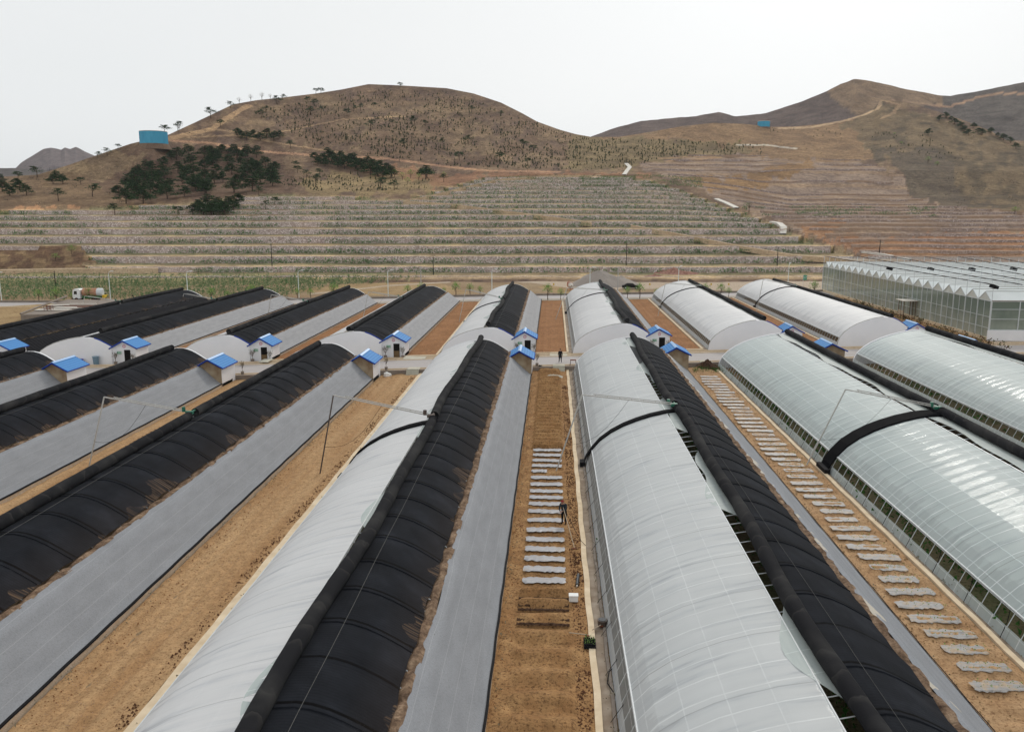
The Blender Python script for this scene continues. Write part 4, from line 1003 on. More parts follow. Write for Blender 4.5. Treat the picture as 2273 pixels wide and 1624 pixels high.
def house(mk, row, b0, Rr, ya, yb, z0, film, label, lname, gap=True, fe=.452, fr=.50, roller=None, split=None, quilt='quilt', tarp='tarp', hs=1.0, rol_r=.34, open_front=True, strap=.0, strapw=.35, berm=True, amp=.12, valley=.775, cover=False):
    """b0 = foot of the arch, Rr = toe of the berm, ya/yb = ends (at x = 0, skewed by L)"""
    wd = Rr-b0; X = lambda f: b0+f*wd
    def yy(x, t): return ya+(yb-ya)*t+L(x)
    Ln = yb-ya
    motor = MOT.get(mk); split = None
    root = empty('greenhouse', (X(.5), yy(X(.5), .5), z0), label, 'greenhouse', lname)
    # film
    def surf(name, mat, f0, f1, off=0.0, t0=0.0, t1=1.0, du=.0, thick=0, wav=None, nseg=None, parent=root, sheets=None, smooth=True):
        fs = arch_pts(f0, f1, 10); sag = name == 'film_cover'; ny = nseg or max(2, int(Ln*(t1-t0)/(.3 if sag else 1.2))); mb = MB(); uvs = []
        s = 0; arc = [0]
        for i in range(1, len(fs)): arc.append(arc[-1]+math.hypot((fs[i]-fs[i-1])*wd, pz(fs[i])-pz(fs[i-1])))
        ts = np.linspace(t0, t1, ny+1)
        pts = []
        for i, f in enumerate(fs):
            for t in ts:
                ff = f
                if wav and i == len(fs)-1: ff = f+wav(t*Ln)
                x = X(ff); z = z0+pz(ff, hs)+off
                if sag: z += .035*(abs(math.cos(math.pi*(t*Ln-.4)/1.2))-.6)+.05*(float(fbm(t*Ln, x, 2.3, 3, 14))-.5)
                pts.append((x, yy(x, t), z)); uvs.append((yy(x, t), arc[i] if mat not in QM else (f-f0)/(f1-f0)))
        mb.quadgrid(pts, len(fs), len(ts), uvs)
        return mb.build(name, M[mat], parent, smooth=smooth)
    QM = ('quilt', 'quilt_clean', 'quilt_back')
    surf('film_cover', film, .034, fe, .02)
    if cover: surf('vent_film', 'vent_film', .012, .034, .0)
    surf('front_apron', 'film_mid' if film != 'film_clear' else 'film_clear', 0, .012, .01)
    # frame ribs, seen in the vents and through the film
    mb = MB(); fs = [p[0] for p in PROF]; step = 1.2 if gap else 3.0
    y = .4
    while y < Ln:
        t = y/Ln; mb.tube([(X(f), yy(X(f), t), z0+pz(f, hs)-.05) for f in fs], .028, 4, False); y += step
    for f in (.034, .2, .36, fe, .52, .66): mb.tube([(X(f), yy(X(f), t), z0+pz(f, hs)-.09) for t in (0, .5, 1)], .025, 4, False)
    mb.build('steel_frame', M['galv'], root)
    mb = MB(); mb.tube([(X(.034), yy(X(.034), t), z0+pz(.034, hs)+.02) for t in (0, .33, .66, 1)], .05, 6); mb.build('vent_pipe', M['galv'], root)
    fl_s = fe+(.036 if gap else .0)
    if gap:
        mb = MB(); mb.tube([(X(fe), yy(X(fe), t), z0+pz(fe, hs)+.03) for t in (0, .33, .66, 1)], .035, 5); mb.build('film_edge', M['white_paint'], root)
        # loose flap whose edge waves over the opening
        fs_ = [0, .25, .5, .75, 1]; mb = MB(); pts = []; uvs = []; ny = int(Ln/.6)
        for i, k in enumerate(fs_):
            for j in range(ny+1):
                t = j/ny; e = fl_s-.012+amp*.12*(math.sin(j*.21)+.6*math.sin(j*.47+1))
                f = fr+.03+(e-fr-.03)*k; x = X(f); pts.append((x, yy(x, t), z0+pz(f, hs)+.04)); uvs.append((x, t*Ln))
        mb.quadgrid(pts, len(fs_), ny+1, uvs); mb.build('vent_flap', M['flap'], root, smooth=True)
    # rear quilt, laid in overlapping sheets
    fq = [fr-.005, fr+.03, .56, .60, .64, .68, .72, .75, valley]; fq = sorted(set([f for f in fq if f >= fr-.005]))
    mb = MB(); pts = []; uvs = []; sh = 2.85 if quilt != 'quilt_back' else 1.9; ys = []
    y = 0
    while y < Ln: ys += [y, y+.07, y+sh*.25, y+sh*.5, y+sh*.75, y+sh-.02]; y += sh
    ys = [q for q in ys if q < Ln]+[Ln]
    for f in fq:
        for q in ys:
            fr_ = (q % sh)/sh; off = .08+.032*(1-(fr_*2-1)**2)+.03*(float(fbm(q, f*20, 1.7, 3, 19))-.5)+(.055 if fr_ < .012 else 0)
            x = X(f); e = 0
            if f == fq[-1]: e = .05*math.sin(q*1.1)+.04*math.sin(q*2.9)
            xx = x+e; pts.append((xx, yy(x, q/Ln), z0+pz(min(f, .775), hs)+off)); uvs.append((yy(x, q/Ln)-L(x), (f-fq[0])/(fq[-1]-fq[0])))
    mb.quadgrid(pts, len(fq), len(ys), uvs); mb.build('rear_quilt', M[quilt], root, smooth=False)
    # a thin rope drawn along the quilt
    mb = MB(); f = fr+.075; mb.tube([(X(f)+.02*math.sin(k*1.7), yy(X(f), k/24), z0+pz(f, hs)+.18) for k in range(25)], .011, 3, False); mb.build('pull_rope', M['rope'], root)
    # rolls
    def rollp(t0, t1, name='quilt_roll'):
        mb = MB(); n = max(6, int((t1-t0)*Ln/.9)); k = 12; uvs = []
        r0 = rol_r
        path = []
        for j in range(n+1):
            t = t0+(t1-t0)*j/n; s = t*Ln
            f = fr+amp*.03*math.sin(s*.13+b0)+amp*.02*math.sin(s*.31)
            path.append((X(f), yy(X(f), t), z0+pz(f, hs)+r0+.05, r0*(1+.03*math.sin(s*1.3)+.02*math.sin(s*2.9))))
        mb.tube([p[:3] for p in path], [p[3] for p in path], k)
        uvs = []
        for j in range(n+1): uvs += [(t0*Ln+(t1-t0)*Ln*j/n, q/k) for q in range(k)]
        mb.uv = uvs; return mb.build(name, M['roll'], root, smooth=True)
    if motor:
        xr = X(fr); zr = z0+pz(fr, hs)+rol_r
        split = min(np.linspace(.03, .97, 189), key=lambda t: math.hypot(proj((xr, yy(xr, t), zr))[0]-motor[0], proj((xr, yy(xr, t), zr))[1]-motor[1])); split = float(split)
    sp_ = split if split is not None else .5
    r0, r1 = roller or (0.0, 1.0)
    if split is None: rollp(r0, r1)
    else: rollp(r0, sp_-.25/Ln*1.0); rollp(sp_+.9/Ln, r1)
    if strap and split is not None:
        # black quilt strip lying over the arch below the winch
        mb = MB(); fs = arch_pts(.0, fr, 14); pts = []
        for f in fs:
            for q, o_ in ((-strapw, .04), (-strapw*.9, .16), (0, .20), (strapw*.05, .12), (strapw*.9, .17), (strapw, .04)):
                x = X(f); pts.append((x-(.16 if f < .034 else 0), yy(x, sp_)+q+.15, z0+pz(f, hs)+o_))
        mb.quadgrid(pts, len(fs), 6); uvs = [(0, .3)]*len(pts); mb.uv = uvs
        mb.build('quilt_strap', M['quilt_clean'], root, smooth=False)
        mb = MB(); x = X(0)-.25; mb.box((x, yy(x, sp_)+.1, z0+.25), (.42, strapw*2.2, .38)); mb.build('strap_end', M['black_rub'], root)
    # rubble strip, tarp covered berm and its toe wall
    if berm:
        mb = MB(); pts = []; ny = int(Ln/.5)
        for f, dz in ((valley-.01, .0), (valley+.006, .10), (valley+.02, .12), (valley+.032, .02)):
            for j in range(ny+1):
                x = X(f)+.05*math.sin(j*.9+f*50); pts.append((x, yy(X(f), j/ny), z0+2.58*hs+dz+.10*float(fbm(j*.5, f*90, .7, 2, 5))-.04-(.12 if j % 4 == 0 else 0)))
        mb.quadgrid(pts, 4, ny+1); mb.build('rubble_strip', M['dirt_bags'] if tarp != 'net' else M['net'], root)
        tp = [(valley+.026, 2.60*hs), (valley+.034, 2.62*hs), (.845, 2.22*hs), (.88, 1.78*hs), (.92, 1.26*hs), (.96, .80*hs), (.985, .52), (1.0, .42)]
        mb = MB(); pts = []; uvs = []; ny = int(Ln/.8)
        for i, (f, z) in enumerate(tp):
            for j in range(ny+1):
                t = j/ny; x = X(f)+(.16*(float(fbm(j*.8, b0, 3, 3, 6))-.5)*2 if i in (0, 1) else 0); pts.append((x, yy(X(f), t), z0+z+.05*(float(fbm(j*.8, f*20, 2, 2, 7))-.5)))
                uvs.append((t*Ln, (f-valley)*wd))
        mb.quadgrid(pts, len(tp), ny+1, uvs); mb.build('tarp_slope', M[tarp], root, smooth=True)
        mb = MB(); pts = []
        for dx, z in ((-.03, .49), (.06, .45), (.07, .38)):
            for j in range(ny+1): x = X(1.0)+dx+.015*math.sin(j*1.3); pts.append((x, yy(X(1.0), j/ny), z0+z))
        mb.quadgrid(pts, 3, ny+1); mb.build('tarp_hem', M['black_rub'], root)
        mb = MB(); n = 8; A = [(X(1.0)-.15, .0), (X(1.0)+.05, .0), (X(1.0)+.05, .40), (X(1.0)-.15, .40)]
        for j in range(n+1):
            mb.v += [(x, yy(Rr, j/n), z0+z-.02) for x, z in A]
        for j in range(n):
            for k in range(4): mb.f.append((4*j+k, 4*j+(k+1) % 4, 4*j+4+(k+1) % 4, 4*j+4+k))
        mb.m = [0]*len(mb.f); mb.build('toe_wall', M['toe_wall'], root)
    # gable walls
    prof = [(p[0], p[1]) for p in PROF if p[0] >= .012]
    for end, t, s in (('near', 0, -1), ('far', 1, 1)):
        if end == 'near' and row == 'front': continue
        mb = MB(); up = [(X(f), z0+z*hs+.10) for f, z in prof]; pl = [(X(.005), z0-.1)]+up+[(X(valley), z0-.1)]
        d0, d1 = (-.30, .0) if s < 0 else (.0, .30)
        mb.prism(pl, lambda p: (p[0], yy(p[0], t)+d0, p[1]), lambda p: (p[0], yy(p[0], t)+d1, p[1])); mb.build('gable_wall', M['white_wall'], root)
        if end == 'near':
            mb = MB(); mb.tube([(X(f)-.02, yy(X(f), t)-.12, z0+z*hs+.14) for f, z in [(0.004, .1)]+prof if f < .55], .07, 5); mb.build('gable_trim', M['steel'], root)
            pts_ = [(X(f), z0+z*hs+.13) for f, z in prof if f > .57]
            mb = MB(); mb.tube([(x, yy(x, t)-.15, z) for x, z in pts_], .10, 4); mb.build('gable_trim', M['blue_trim'], root)
    HOUSES.append(dict(row=row, root=root, X=X, yy=yy, z0=z0, fr=fr, hs=hs, Ln=Ln, Rr=Rr, b0=b0, wd=wd, sp=sp_, rol_r=rol_r, valley=valley))
    return HOUSES[-1]

FA, FB = 14.0, 103.3     # front row: ends at x = 0
BA, BB = VG, 183.6       # back row
FRG, BKG = 'front row of arched greenhouses', 'back row of arched greenhouses'
F = {}
F[1] = house('F1', 'front', -68.6, -56.2, FA+14, FB, TL(-62), 'film_white', 'near greenhouse at the left edge under black quilt, far end only in view', FRG, False, .44, .47, (0, 1.0), None, 'quilt', hs=.98)
F[2] = house('F2', 'front', -51.2, -38.6, FA+8, FB, TL(-45), 'film_white', 'near greenhouse second from the left, all black quilt with a long grey tarp', FRG, False, .46, .50, (0, .985), None, 'quilt', hs=1.0)
F[3] = house('F3', 'front', -33.6, -21.3, FA, FB, TL(-26), 'film_white', 'near greenhouse all black with brown dust stains, left of the wide tan strip', FRG, False, .42, .46, (0, .985), None, 'quilt', hs=1.03)
F[4] = house('F4', 'front', -15.5, -2.5, FA, FB, 0, 'film_white', 'near greenhouse half white film half black quilt, left of the working person', FRG, True, .452, .505, (0, 1.0), None, 'quilt', strap=1, strapw=.5, amp=.35, hs=1.03, cover=True)
F[5] = house('F5', 'front', 2.75, 17.0, FA, FB, 0, 'film_mid', 'near greenhouse with broad grey white film arch, right of the working person', FRG, True, .452, .505, (0, 1.0), None, 'quilt_clean', 'tarp_patchy', strap=1, strapw=.42, amp=.35, hs=1.02, cover=True)
F[6] = house('F6', 'front', 21.5, 37.5, FA, FB, 0, 'film_clear', 'near greenhouse with clear shiny film and a wide double black strap', FRG, True, .465, .565, (0, 1.0), None, 'quilt_clean', strap=1, strapw=.95, amp=.1, hs=1.03)
F[7] = house('F7', 'front', 39.9, 57.3, FA+20, FB, 0, 'film_clear', 'near greenhouse cut by the right edge of the picture, glinting clear film', FRG, True, .50, .59, (0, 1.0), None, 'quilt_clean', strap=0, amp=.1, hs=1.05)
B_ = {}
B_[0] = house('B0', 'back', -85.5, -71.8, BA, BB, ZB+TL(-78), 'film_white', 'far greenhouse at the left covered all over in black net and quilt', BKG, False, .42, .48, (0, 1.0), None, 'quilt_back', 'net', hs=.86)
B_[1] = house('B1', 'back', -68.6, -55.3, BA, BB, ZB+TL(-61), 'film_white', 'far greenhouse second from the left, whole white gable with bins before it', BKG, False, .46, .50, (.06, 1.0), None, 'quilt_back', 'tarp_warm', hs=.86)
B_[2] = house('B2', 'back', -49.6, -37.6, BA, BB, ZB+TL(-43), 'film_white', 'far greenhouse third from the left, white gable partly behind a black roll', BKG, False, .45, .50, (.02, 1.0), None, 'quilt_back', 'tarp_warm', hs=.85)
B_[3] = house('B3', 'back', -33.2, -20.1, BA, BB, ZB+TL(-26), 'film_white', 'far greenhouse fourth from the left, black roll end jutting past its gable', BKG, False, .36, .42, (.02, 1.0), None, 'quilt_back', 'tarp_warm', hs=.87)
B_[4] = house('B4', 'back', -15.2, -2.4, BA, BB, ZB, 'film_white', 'far greenhouse just left of the brown strip behind the man in the coat', BKG, True, .44, .50, (.02, 1.0), None, 'quilt_back', 'tarp_warm', hs=.90, strap=1, strapw=.25, amp=.5, cover=True)
B_[5] = house('B5', 'back', 2.85, 16.6, BA, BB, ZB, 'film_white', 'far greenhouse just right of the brown strip behind the man in the coat', BKG, True, .50, .56, (.02, 1.0), None, 'quilt_back', 'tarp_warm', hs=.95, strap=1, strapw=.22, amp=.4, cover=True)
B_[6] = house('B6', 'back', 22.2, 36.2, BA, BB, ZB, 'film_white', 'far greenhouse second from the right, long white film with a black strap', BKG, True, .55, .61, (.02, 1.0), None, 'quilt_back', 'tarp_warm', hs=.97, strap=1, strapw=.28, amp=.1)
B_[7] = house('B7', 'back', 41.6, 55.4, BA, BB, ZB, 'film_white', 'far greenhouse nearest the big glasshouse, white film with a black strap', BKG, True, .58, .64, (.02, 1.0), None, 'quilt_back', 'tarp_warm', hs=1.0, strap=1, strapw=.28, amp=.1)

# ------------------------------------------------------------------ huts
def text_mesh(txt, size, ext=.01):
    cu = bpy.data.curves.new('t', 'FONT'); cu.body = txt; cu.size = size; cu.extrude = ext; cu.align_x = 'CENTER'; cu.align_y = 'CENTER'
    o = bpy.data.objects.new('t', cu); COL.objects.link(o); bpy.context.view_layer.update()
    dg = bpy.context.evaluated_depsgraph_get(); me = bpy.data.meshes.new_from_object(o.evaluated_get(dg))
    bpy.data.objects.remove(o); return me
def hut(h, front, label, num, doorstate):
    Xv = h['X'](h['valley'])+.15; x0, x1 = Xv-.15, h['Rr']+.05; z0 = h['z0']
    xc = (x0+x1)/2; t = 0 if not front else 1; g = 1.0
    if front: ya, yb = -3.2, .9
    else: ya, yb = -.05, 3.4
    yb0 = h['yy'](xc, t); eave = z0+(2.42 if front else 2.22); pk = eave+.85
    sk = (L(x1)-L(x0))/(x1-x0)
    Y = lambda x, y: yb0+y+(x-xc)*sk
    root = empty('garden_hut', (xc, Y(xc, (ya+yb)/2), z0), label, 'hut', 'blue roofed huts')
    pl = [(x0, z0-.2), (x1, z0-.2), (x1, eave), (xc, pk), (x0, eave)]
    mb = MB(); mb.prism(pl, lambda p: (p[0], Y(p[0], ya), p[1]), lambda p: (p[0], Y(p[0], yb), p[1]))
    if front: mb.m = [0, 0, 0, 0, 0, 1, 0]
    mb.build('wall', [M['white_wall'], M['hut_back']] if front else M['white_wall'], root)
    # roof: two slabs with overhang
    mb = MB(); oh = .28; yo = .25
    for s in (-1, 1):
        xe = xc+s*((x1-x0)/2+oh); ze = eave-.85*oh/((x1-x0)/2); n = [(xc, pk+.02), (xe, ze+.02), (xe, ze+.12), (xc, pk+.13)]
        mb.prism(n if s > 0 else n[::-1], lambda p: (p[0], Y(p[0], ya-yo), p[1]), lambda p: (p[0], Y(p[0], yb+yo), p[1]))
    roof = mb.build('roof', M['blue_tile'], root)
    mb = MB(); mb.prism([(xc-.22, pk+.06), (xc, pk+.20), (xc+.22, pk+.06), (xc, pk+.14)][::-1], lambda p: (p[0], Y(p[0], ya-yo-.02), p[1]), lambda p: (p[0], Y(p[0], yb+yo+.02), p[1])); mb.build('ridge_cap', M['ridge_cap'], roof)
    mb = MB()
    for yq in (ya-yo-.03, yb+yo+.03):
        for s in (-1, 1):
            xe = xc+s*((x1-x0)/2+oh+.02); ze = eave-.85*oh/((x1-x0)/2)
            mb.tube([(xc, Y(xc, yq), pk+.03), (xe, Y(xe, yq), ze+.03)], .085, 4)
    for s in (-1, 1):
        xe = xc+s*((x1-x0)/2+oh+.02); ze = eave-.85*oh/((x1-x0)/2)
        mb.tube([(xe, Y(xe, ya-yo), ze+.05), (xe, Y(xe, yb+yo), ze+.05)], .07, 4)
    mb.build('roof_trim', M['blue_trim'], roof)
    yf = ya-.02 if not front else yb+.02; s = -1 if not front else 1
    xd = xc+.45
    mb = MB(); mb.box((xd, Y(xd, yf+s*.02), z0+1.0), (.98, .10, 2.0)); mb.build('door_frame', M['white_wall'], root)
    mb = MB(); mb.box((xd, Y(xd, yf+s*.06), z0+.98), (.84, .06, 1.9)); dd = mb.build('doorway', M['dark'], root)
    if doorstate:
        mb = MB(); mb.box((xd, Y(xd, yf+s*.11), z0+.47), (.78, .05, .92)); mb.build('half_door', M['door'], root)
    if not front:
        xs_ = xc-.62; mb = MB(); mb.box((xs_, Y(xs_, yf-.03), z0+1.55), (.62, .04, .42)); sg = mb.build('name_sign', M['sign_pale'], root)
        mb = MB()
        for k in range(2): mb.box((xs_+.10, Y(xs_, yf-.06), z0+1.62-.16*k), (.34, .015, .07))
        mb.box((xs_-.18, Y(xs_, yf-.06), z0+1.55), (.12, .015, .28))
        mb.build('sign_lettering', M['sign_green'], sg)
        # round emblem with the house number
        mb = MB(); cx_, cz_ = xc+.05, eave+.18
        for k in range(24):
            a0, a1 = k*math.pi/12, (k+1)*math.pi/12
            q = lambda a, r: (cx_+math.cos(a)*r, Y(cx_, ya-.035), cz_+math.sin(a)*r)
            mb.poly([q(a0, .15), q(a1, .15), q(a1, .22), q(a0, .22)])
        em = mb.build('emblem_ring', M['logo_red'], root)
        me = text_mesh(num, .26); me.materials.append(M['logo_red']); to = bpy.data.objects.new('emblem_figure', me); COL.objects.link(to)
        to.parent = em; to.rotation_euler = (R(90), 0, math.atan(sk))
        to.location = Vector((cx_, Y(cx_, ya-.04), cz_))-Vector(root.location)
    return root
hut(B_[0], False, 'blue roofed hut at the left edge of the road, its doorway open', '1', True)
hut(B_[1], False, 'blue roofed hut with fully dark doorway and a grey blue bin beside it', '2', False)
hut(B_[2], False, 'blue roofed hut with a brown half door, third from the left across the road', '3', True)
hut(B_[3], False, 'blue roofed hut with a brown half door just left of the road centre', '5', True)
hut(B_[4], False, 'blue roofed hut behind the nearer hut at the picture centre', '7', False)
hut(B_[5], False, 'blue roofed hut facing the road just right of the man in black', '5', False)
hut(B_[6], False, 'blue roofed hut half hidden between the two long white arches at the right', '6', False)
hut(B_[7], False, 'blue roofed hut standing before the glasshouse wall', '7', False)
hut(F[1], True, 'leftmost hut on the near side of the road, blue roof, white side wall', '', False)
hut(F[2], True, 'second hut from the left on the near side of the road, blue roof', '', False)
hut(F[3], True, 'near side hut with grey brown back wall beside the empty orange strip', '', False)
hut(F[4], True, 'near side hut with stained brown back wall, left of the steps', '', False)
hut(F[5], True, 'near side hut with blue roof beside the dark soil heap', '', False)
hut(F[6], True, 'near side hut at the right mostly hidden behind a black roll', '', False)
hut(F[7], True, 'near side hut at the far right edge, only its blue roof showing', '', False)

# ------------------------------------------------------------------ winch arms
def winch(h, foot, label, t=None, boomlen=None, dark=False, elbow=None):
    """foot: ground point of the pole; elbow: top of the pole; boom runs to the roll"""
    X, yy, z0 = h['X'], h['yy'], h['z0']; f = h['fr']; t = h['sp'] if t is None else t
    ex = X(f)-.15; e = Vector((ex, yy(ex, t)+.1, z0+pz(f, h['hs'])+h['rol_r']+.25))
    p = Vector(foot); q = Vector(elbow)
    root = empty('winch_arm', tuple(p), label, 'winch arm', 'winch arms of the greenhouse quilts')
    mb = MB(); mb.tube([p, q], .055, 6); mb.build('pole', M['steel_dark'] if dark else M['steel'], root)
    mb = MB(); d = (e-q); m1 = q+d*.12; off = Vector((0, 0, .14))
    mb.tube([q, e], .05, 6); mb.tube([m1+off, q+d*.97+off], .04, 5)
    for k in range(7): a = q+d*(.14+.13*k); mb.tube([a, a+off], .025, 4)
    mb.build('boom', M['steel'], root)
    mb = MB(); mb.box(tuple(e+Vector((0, .05, -.02))), (.55, .34, .22)); mb.tube([e+Vector((-.45, .05, .05)), e+Vector((-.45, .05, .42))], .14, 8)
    mb.tube([e+Vector((.1, -.4, 0)), e+Vector((.1, .9, 0))], .07, 6)
    mb.build('motor', M['green_motor'] if not dark else M['steel_dark'], root)
    mb = MB(); s = q+d*.5; sag = [s+(p+(q-p)*.35-s)*k/6+Vector((0, 0, -1.1*math.sin(math.pi*k/6))) for k in range(7)]
    mb.tube(sag, .013, 3, False); mb.build('cable', M['black_rub'], root)
    return root

for h, foot, fz, elb, lb, dk in (
    (F[3], (198, 1034), 0, (231, 881), 'leftmost near winch arm, its pale double boom ending at a black roll', False),
    (F[4], (710, 1053), 0, (740, 877), 'winch arm with a dark rusty pole standing in the wide bare tan strip', True),
    (F[5], (1234, 1047), 0, (1292, 876), 'winch arm leaning out of the white mulch sheets at the picture centre', False),
    (F[6], (1789, 1035), 0, (1877, 864), 'winch arm with a green motor among the mulched beds at the right', False),
    (B_[0], (181, 688), ZB, (188, 657), 'far winch arm in front of the tanker truck', False),
    (B_[1], (398, 690), ZB, (408, 652), 'far winch arm over the black net, second from the left', False),
    (B_[2], (595, 699), ZB, (602, 654), 'far winch arm third from the left, over a grey tarp', False),
    (B_[3], (804, 714), ZB, (818, 648), 'far winch arm fourth from the left, over a narrow brown strip', False),
    (B_[4], (1019, 715), ZB, (1034, 642), 'far winch arm whose pole stands in the brown strip left of the centre', False),
    (B_[5], (1233, 710), ZB, (1259, 639), 'far winch arm right behind the man in the black coat', False),
    (B_[6], (1460, 702), ZB, (1477, 629), 'far winch arm second from the right', False),
    (B_[7], (1679, 693), ZB, (1694, 621), 'far winch arm nearest the glasshouse', False)):
    ft = Vector(G(foot[0], foot[1], fz)); k = ft.x*FX+ft.y*FY
    winch(h, ft, lb, None, None, dk, P(elb[0], elb[1], k+.4))

# ------------------------------------------------------------------ soil strips, kerbs, ditches
def strip(name, x0, x1, v0, v1, z, mat, hf=None, step=.5):
    b = MB(); nx = max(2, int((x1-x0)/step)+1); ny = int((v1-v0)/step)+1; pts = []
    xs = np.linspace(x0, x1, nx); vs = np.linspace(v0, v1, ny); XX, VV = np.meshgrid(xs, vs, indexing='ij')
    k = np.clip((VV-v0)/(v1-v0), 0, 1); LL = np.array([L(x) for x in xs])[:, None]*np.ones_like(VV)
    YY = VV+LL*(VV/105.0 if v0 < 50 else 1)
    ZZ = z+np.array([TL(x) for x in xs])[:, None]+(hf(XX, YY) if hf else 0*XX)
    b.quadgrid(np.stack([XX, YY, ZZ], -1).reshape(-1, 3).tolist(), nx, ny)
    return tag(b.build(name, mat, smooth=False), kind='structure')
def rough(a): return lambda x, y: a*(fbm(x, y, 1.3, 4, 2)-.5)+a*.6*(fbm(x, y, .35, 2, 3)-.5)+.02
YS2 = np.array(sorted([G(1228, p, .1)[1] for p in (1000.5, 1011.6, 1023.9, 1036, 1048, 1062, 1076.6, 1091.7, 1106, 1121, 1138, 1157, 1178, 1199, 1221, 1243, 1267, 1292)]))
def ridges(x, y):
    base = rough(.10)(x, y)
    inner = np.clip((x+1.75)*3, 0, 1)*np.clip((1.15-x)*3, 0, 1)
    fur = (np.cos(y*2*math.pi/1.25)*.5+.5)**.9*.42
    d = np.min(np.abs(y[..., None]-YS2), axis=-1)
    bed = np.clip(1.35-(d/.5)**2, 0, 1)*.10
    fur = np.where((y > YS2[0]-.9) & (y < YS2[-1]+.8), bed, fur)
    fur = np.where(y < YS2[0]-3.2, (np.cos(y*2*math.pi/1.75)*.5+.5)*.30, fur); near = 1.0
    return np.maximum(.0, base+inner*(fur-.05)*near+.05)
def ridges3(x, y):
    inner = np.clip((x-17.9)*3, 0, 1)*np.clip((20.6-x)*3, 0, 1)
    return rough(.08)(x, y)+inner*(np.cos((y-33.3)*2*math.pi/1.5)*.5+.5)*.16
strip('soil_strip', -2.45, 1.86, 20, VW, 0, M['soil_gold'], ridges, .16)
strip('soil_strip', 17.05, 20.9, 20, VW, 0, M['soil_strip3'], ridges3, .2)
strip('soil_strip', -21.15, -16.5, 12, VW, 0, M['soil_tan'], lambda x, y: rough(.16)(x, y)+.06-.07*np.exp(-((np.abs(x+18.9+.25*np.sin(y*.06))-.75)/.22)**2)+.02*np.sin(x*9+.6*np.sin(y*.2)), .22)
strip('soil_strip', -38.55, -33.9, 20, VW, 0, M['soil_tan'], rough(.12), .4)
strip('soil_strip', -56.15, -51.2, 30, VW, 0, M['soil_tan'], rough(.12), .5)
strip('soil_strip', 37.5, 39.0, 20, VW, 0, M['soil_tan'], rough(.12), .5)
BS = [(-71.7, -69.4), (-55.2, -50.4), (-37.5, -34.0), (-20.0, -15.9), (-2.3, 2.0), (16.7, 21.3), (36.3, 40.9)]
furl = lambda x, y: rough(.07)(x, y)+.05*np.cos(x*5.2)
for x0, x1 in BS: strip('soil_strip', x0, x1, VG+.3, BB, ZB+.02, M['soil_brown'], furl, .5)
def bar(name, x0, x1, v0, v1, z0, z1, mat, n=10, jit=0.0):
    b = MB()
    for j in range(n+1):
        v = v0+(v1-v0)*j/n
        for x, z in ((x0, z0), (x1, z0), (x1, z1), (x0, z1)): b.v.append((x+jit*math.sin(j*1.7), v+L(x)*(v/105 if v0 < 60 else 1), z+TL(x)))
    for j in range(n):
        for k in range(4): b.f.append((4*j+k, 4*j+(k+1) % 4, 4*j+4+(k+1) % 4, 4*j+4+k))
    b.f += [(3, 2, 1, 0), (4*n, 4*n+1, 4*n+2, 4*n+3)]; b.m = [0]*len(b.f)
    return tag(b.build(name, mat), kind='structure')
for x in (-51.4, -34.0, -16.5, 1.85, 20.95, 39.0):
    bar('kerb', x, x+(.42 if x == -16.5 else .30), 14, VW, -.1, .13, M['kerb'], 60, .03)
    bar('ditch', x+.30, x+.80, 14, VW, -.1, .035, M['ditch'], 6)
    bar('ledge', x+.72, x+.86, 14, VW, -.1, .12, M['step_wall'], 60, .03)
for x in (-69.4, -50.4, -34.0, -15.95, 2.05, 21.35, 40.8):
    bar('kerb', x, x+.28, VG+.1, BB, ZB-.1, ZB+.16, M['kerb'], 20)
    bar('ditch', x+.28, x+.8, VG+.1, BB, ZB-.1, ZB+.05, M['ditch'], 3)
for x0, x1 in BS:
    slab('kerb', x0-.2, x1+.2, VG-.1, VG+.2, ZB-.1, ZB+.16, M['kerb'])
# concrete landings and steps down to the near strips
for xc, lb in ((.9, 'concrete steps leading down from the verge to the strip where the man works'), (-17.3, 'concrete steps going down beside the stained hut to the orange strip'), (20.2, 'concrete steps beside the soil heap'), (38.6, 'concrete steps at the right beside the shiny greenhouse')):
    root = empty('steps', (xc, VW+L(xc), 0), lb, 'steps', 'concrete steps of the soil strips')
    mb = MB(); mb.box((xc, VW+L(xc)+.85, ZB+.02), (1.5, 1.7, .12)); mb.build('landing', M['pad'], root)
    mb = MB()
    for k in range(4): mb.box((xc, VW+L(xc)-.12-.22*k, ZB*(1-k/4)-.13), (1.5, .24, ZB*(1-k/4)+.14-.003*k))
    mb.build('treads', M['pad'], root)
for x0, x1, nm in ((-.3, 2.1, 0), (-57.9+38, -17.0, 0), (16.9, 18.6, 0), (-39+.6, -37.2, 0), (-6.2+1.2, -3.3, 0)):
    mb = MB(); xc = (x0+x1)/2; mb.box((xc, VR1+L(xc)+1.35, ZB+.03), (x1-x0, 2.3, .1)); tag(mb.build('pavement', M['pad']), kind='structure')

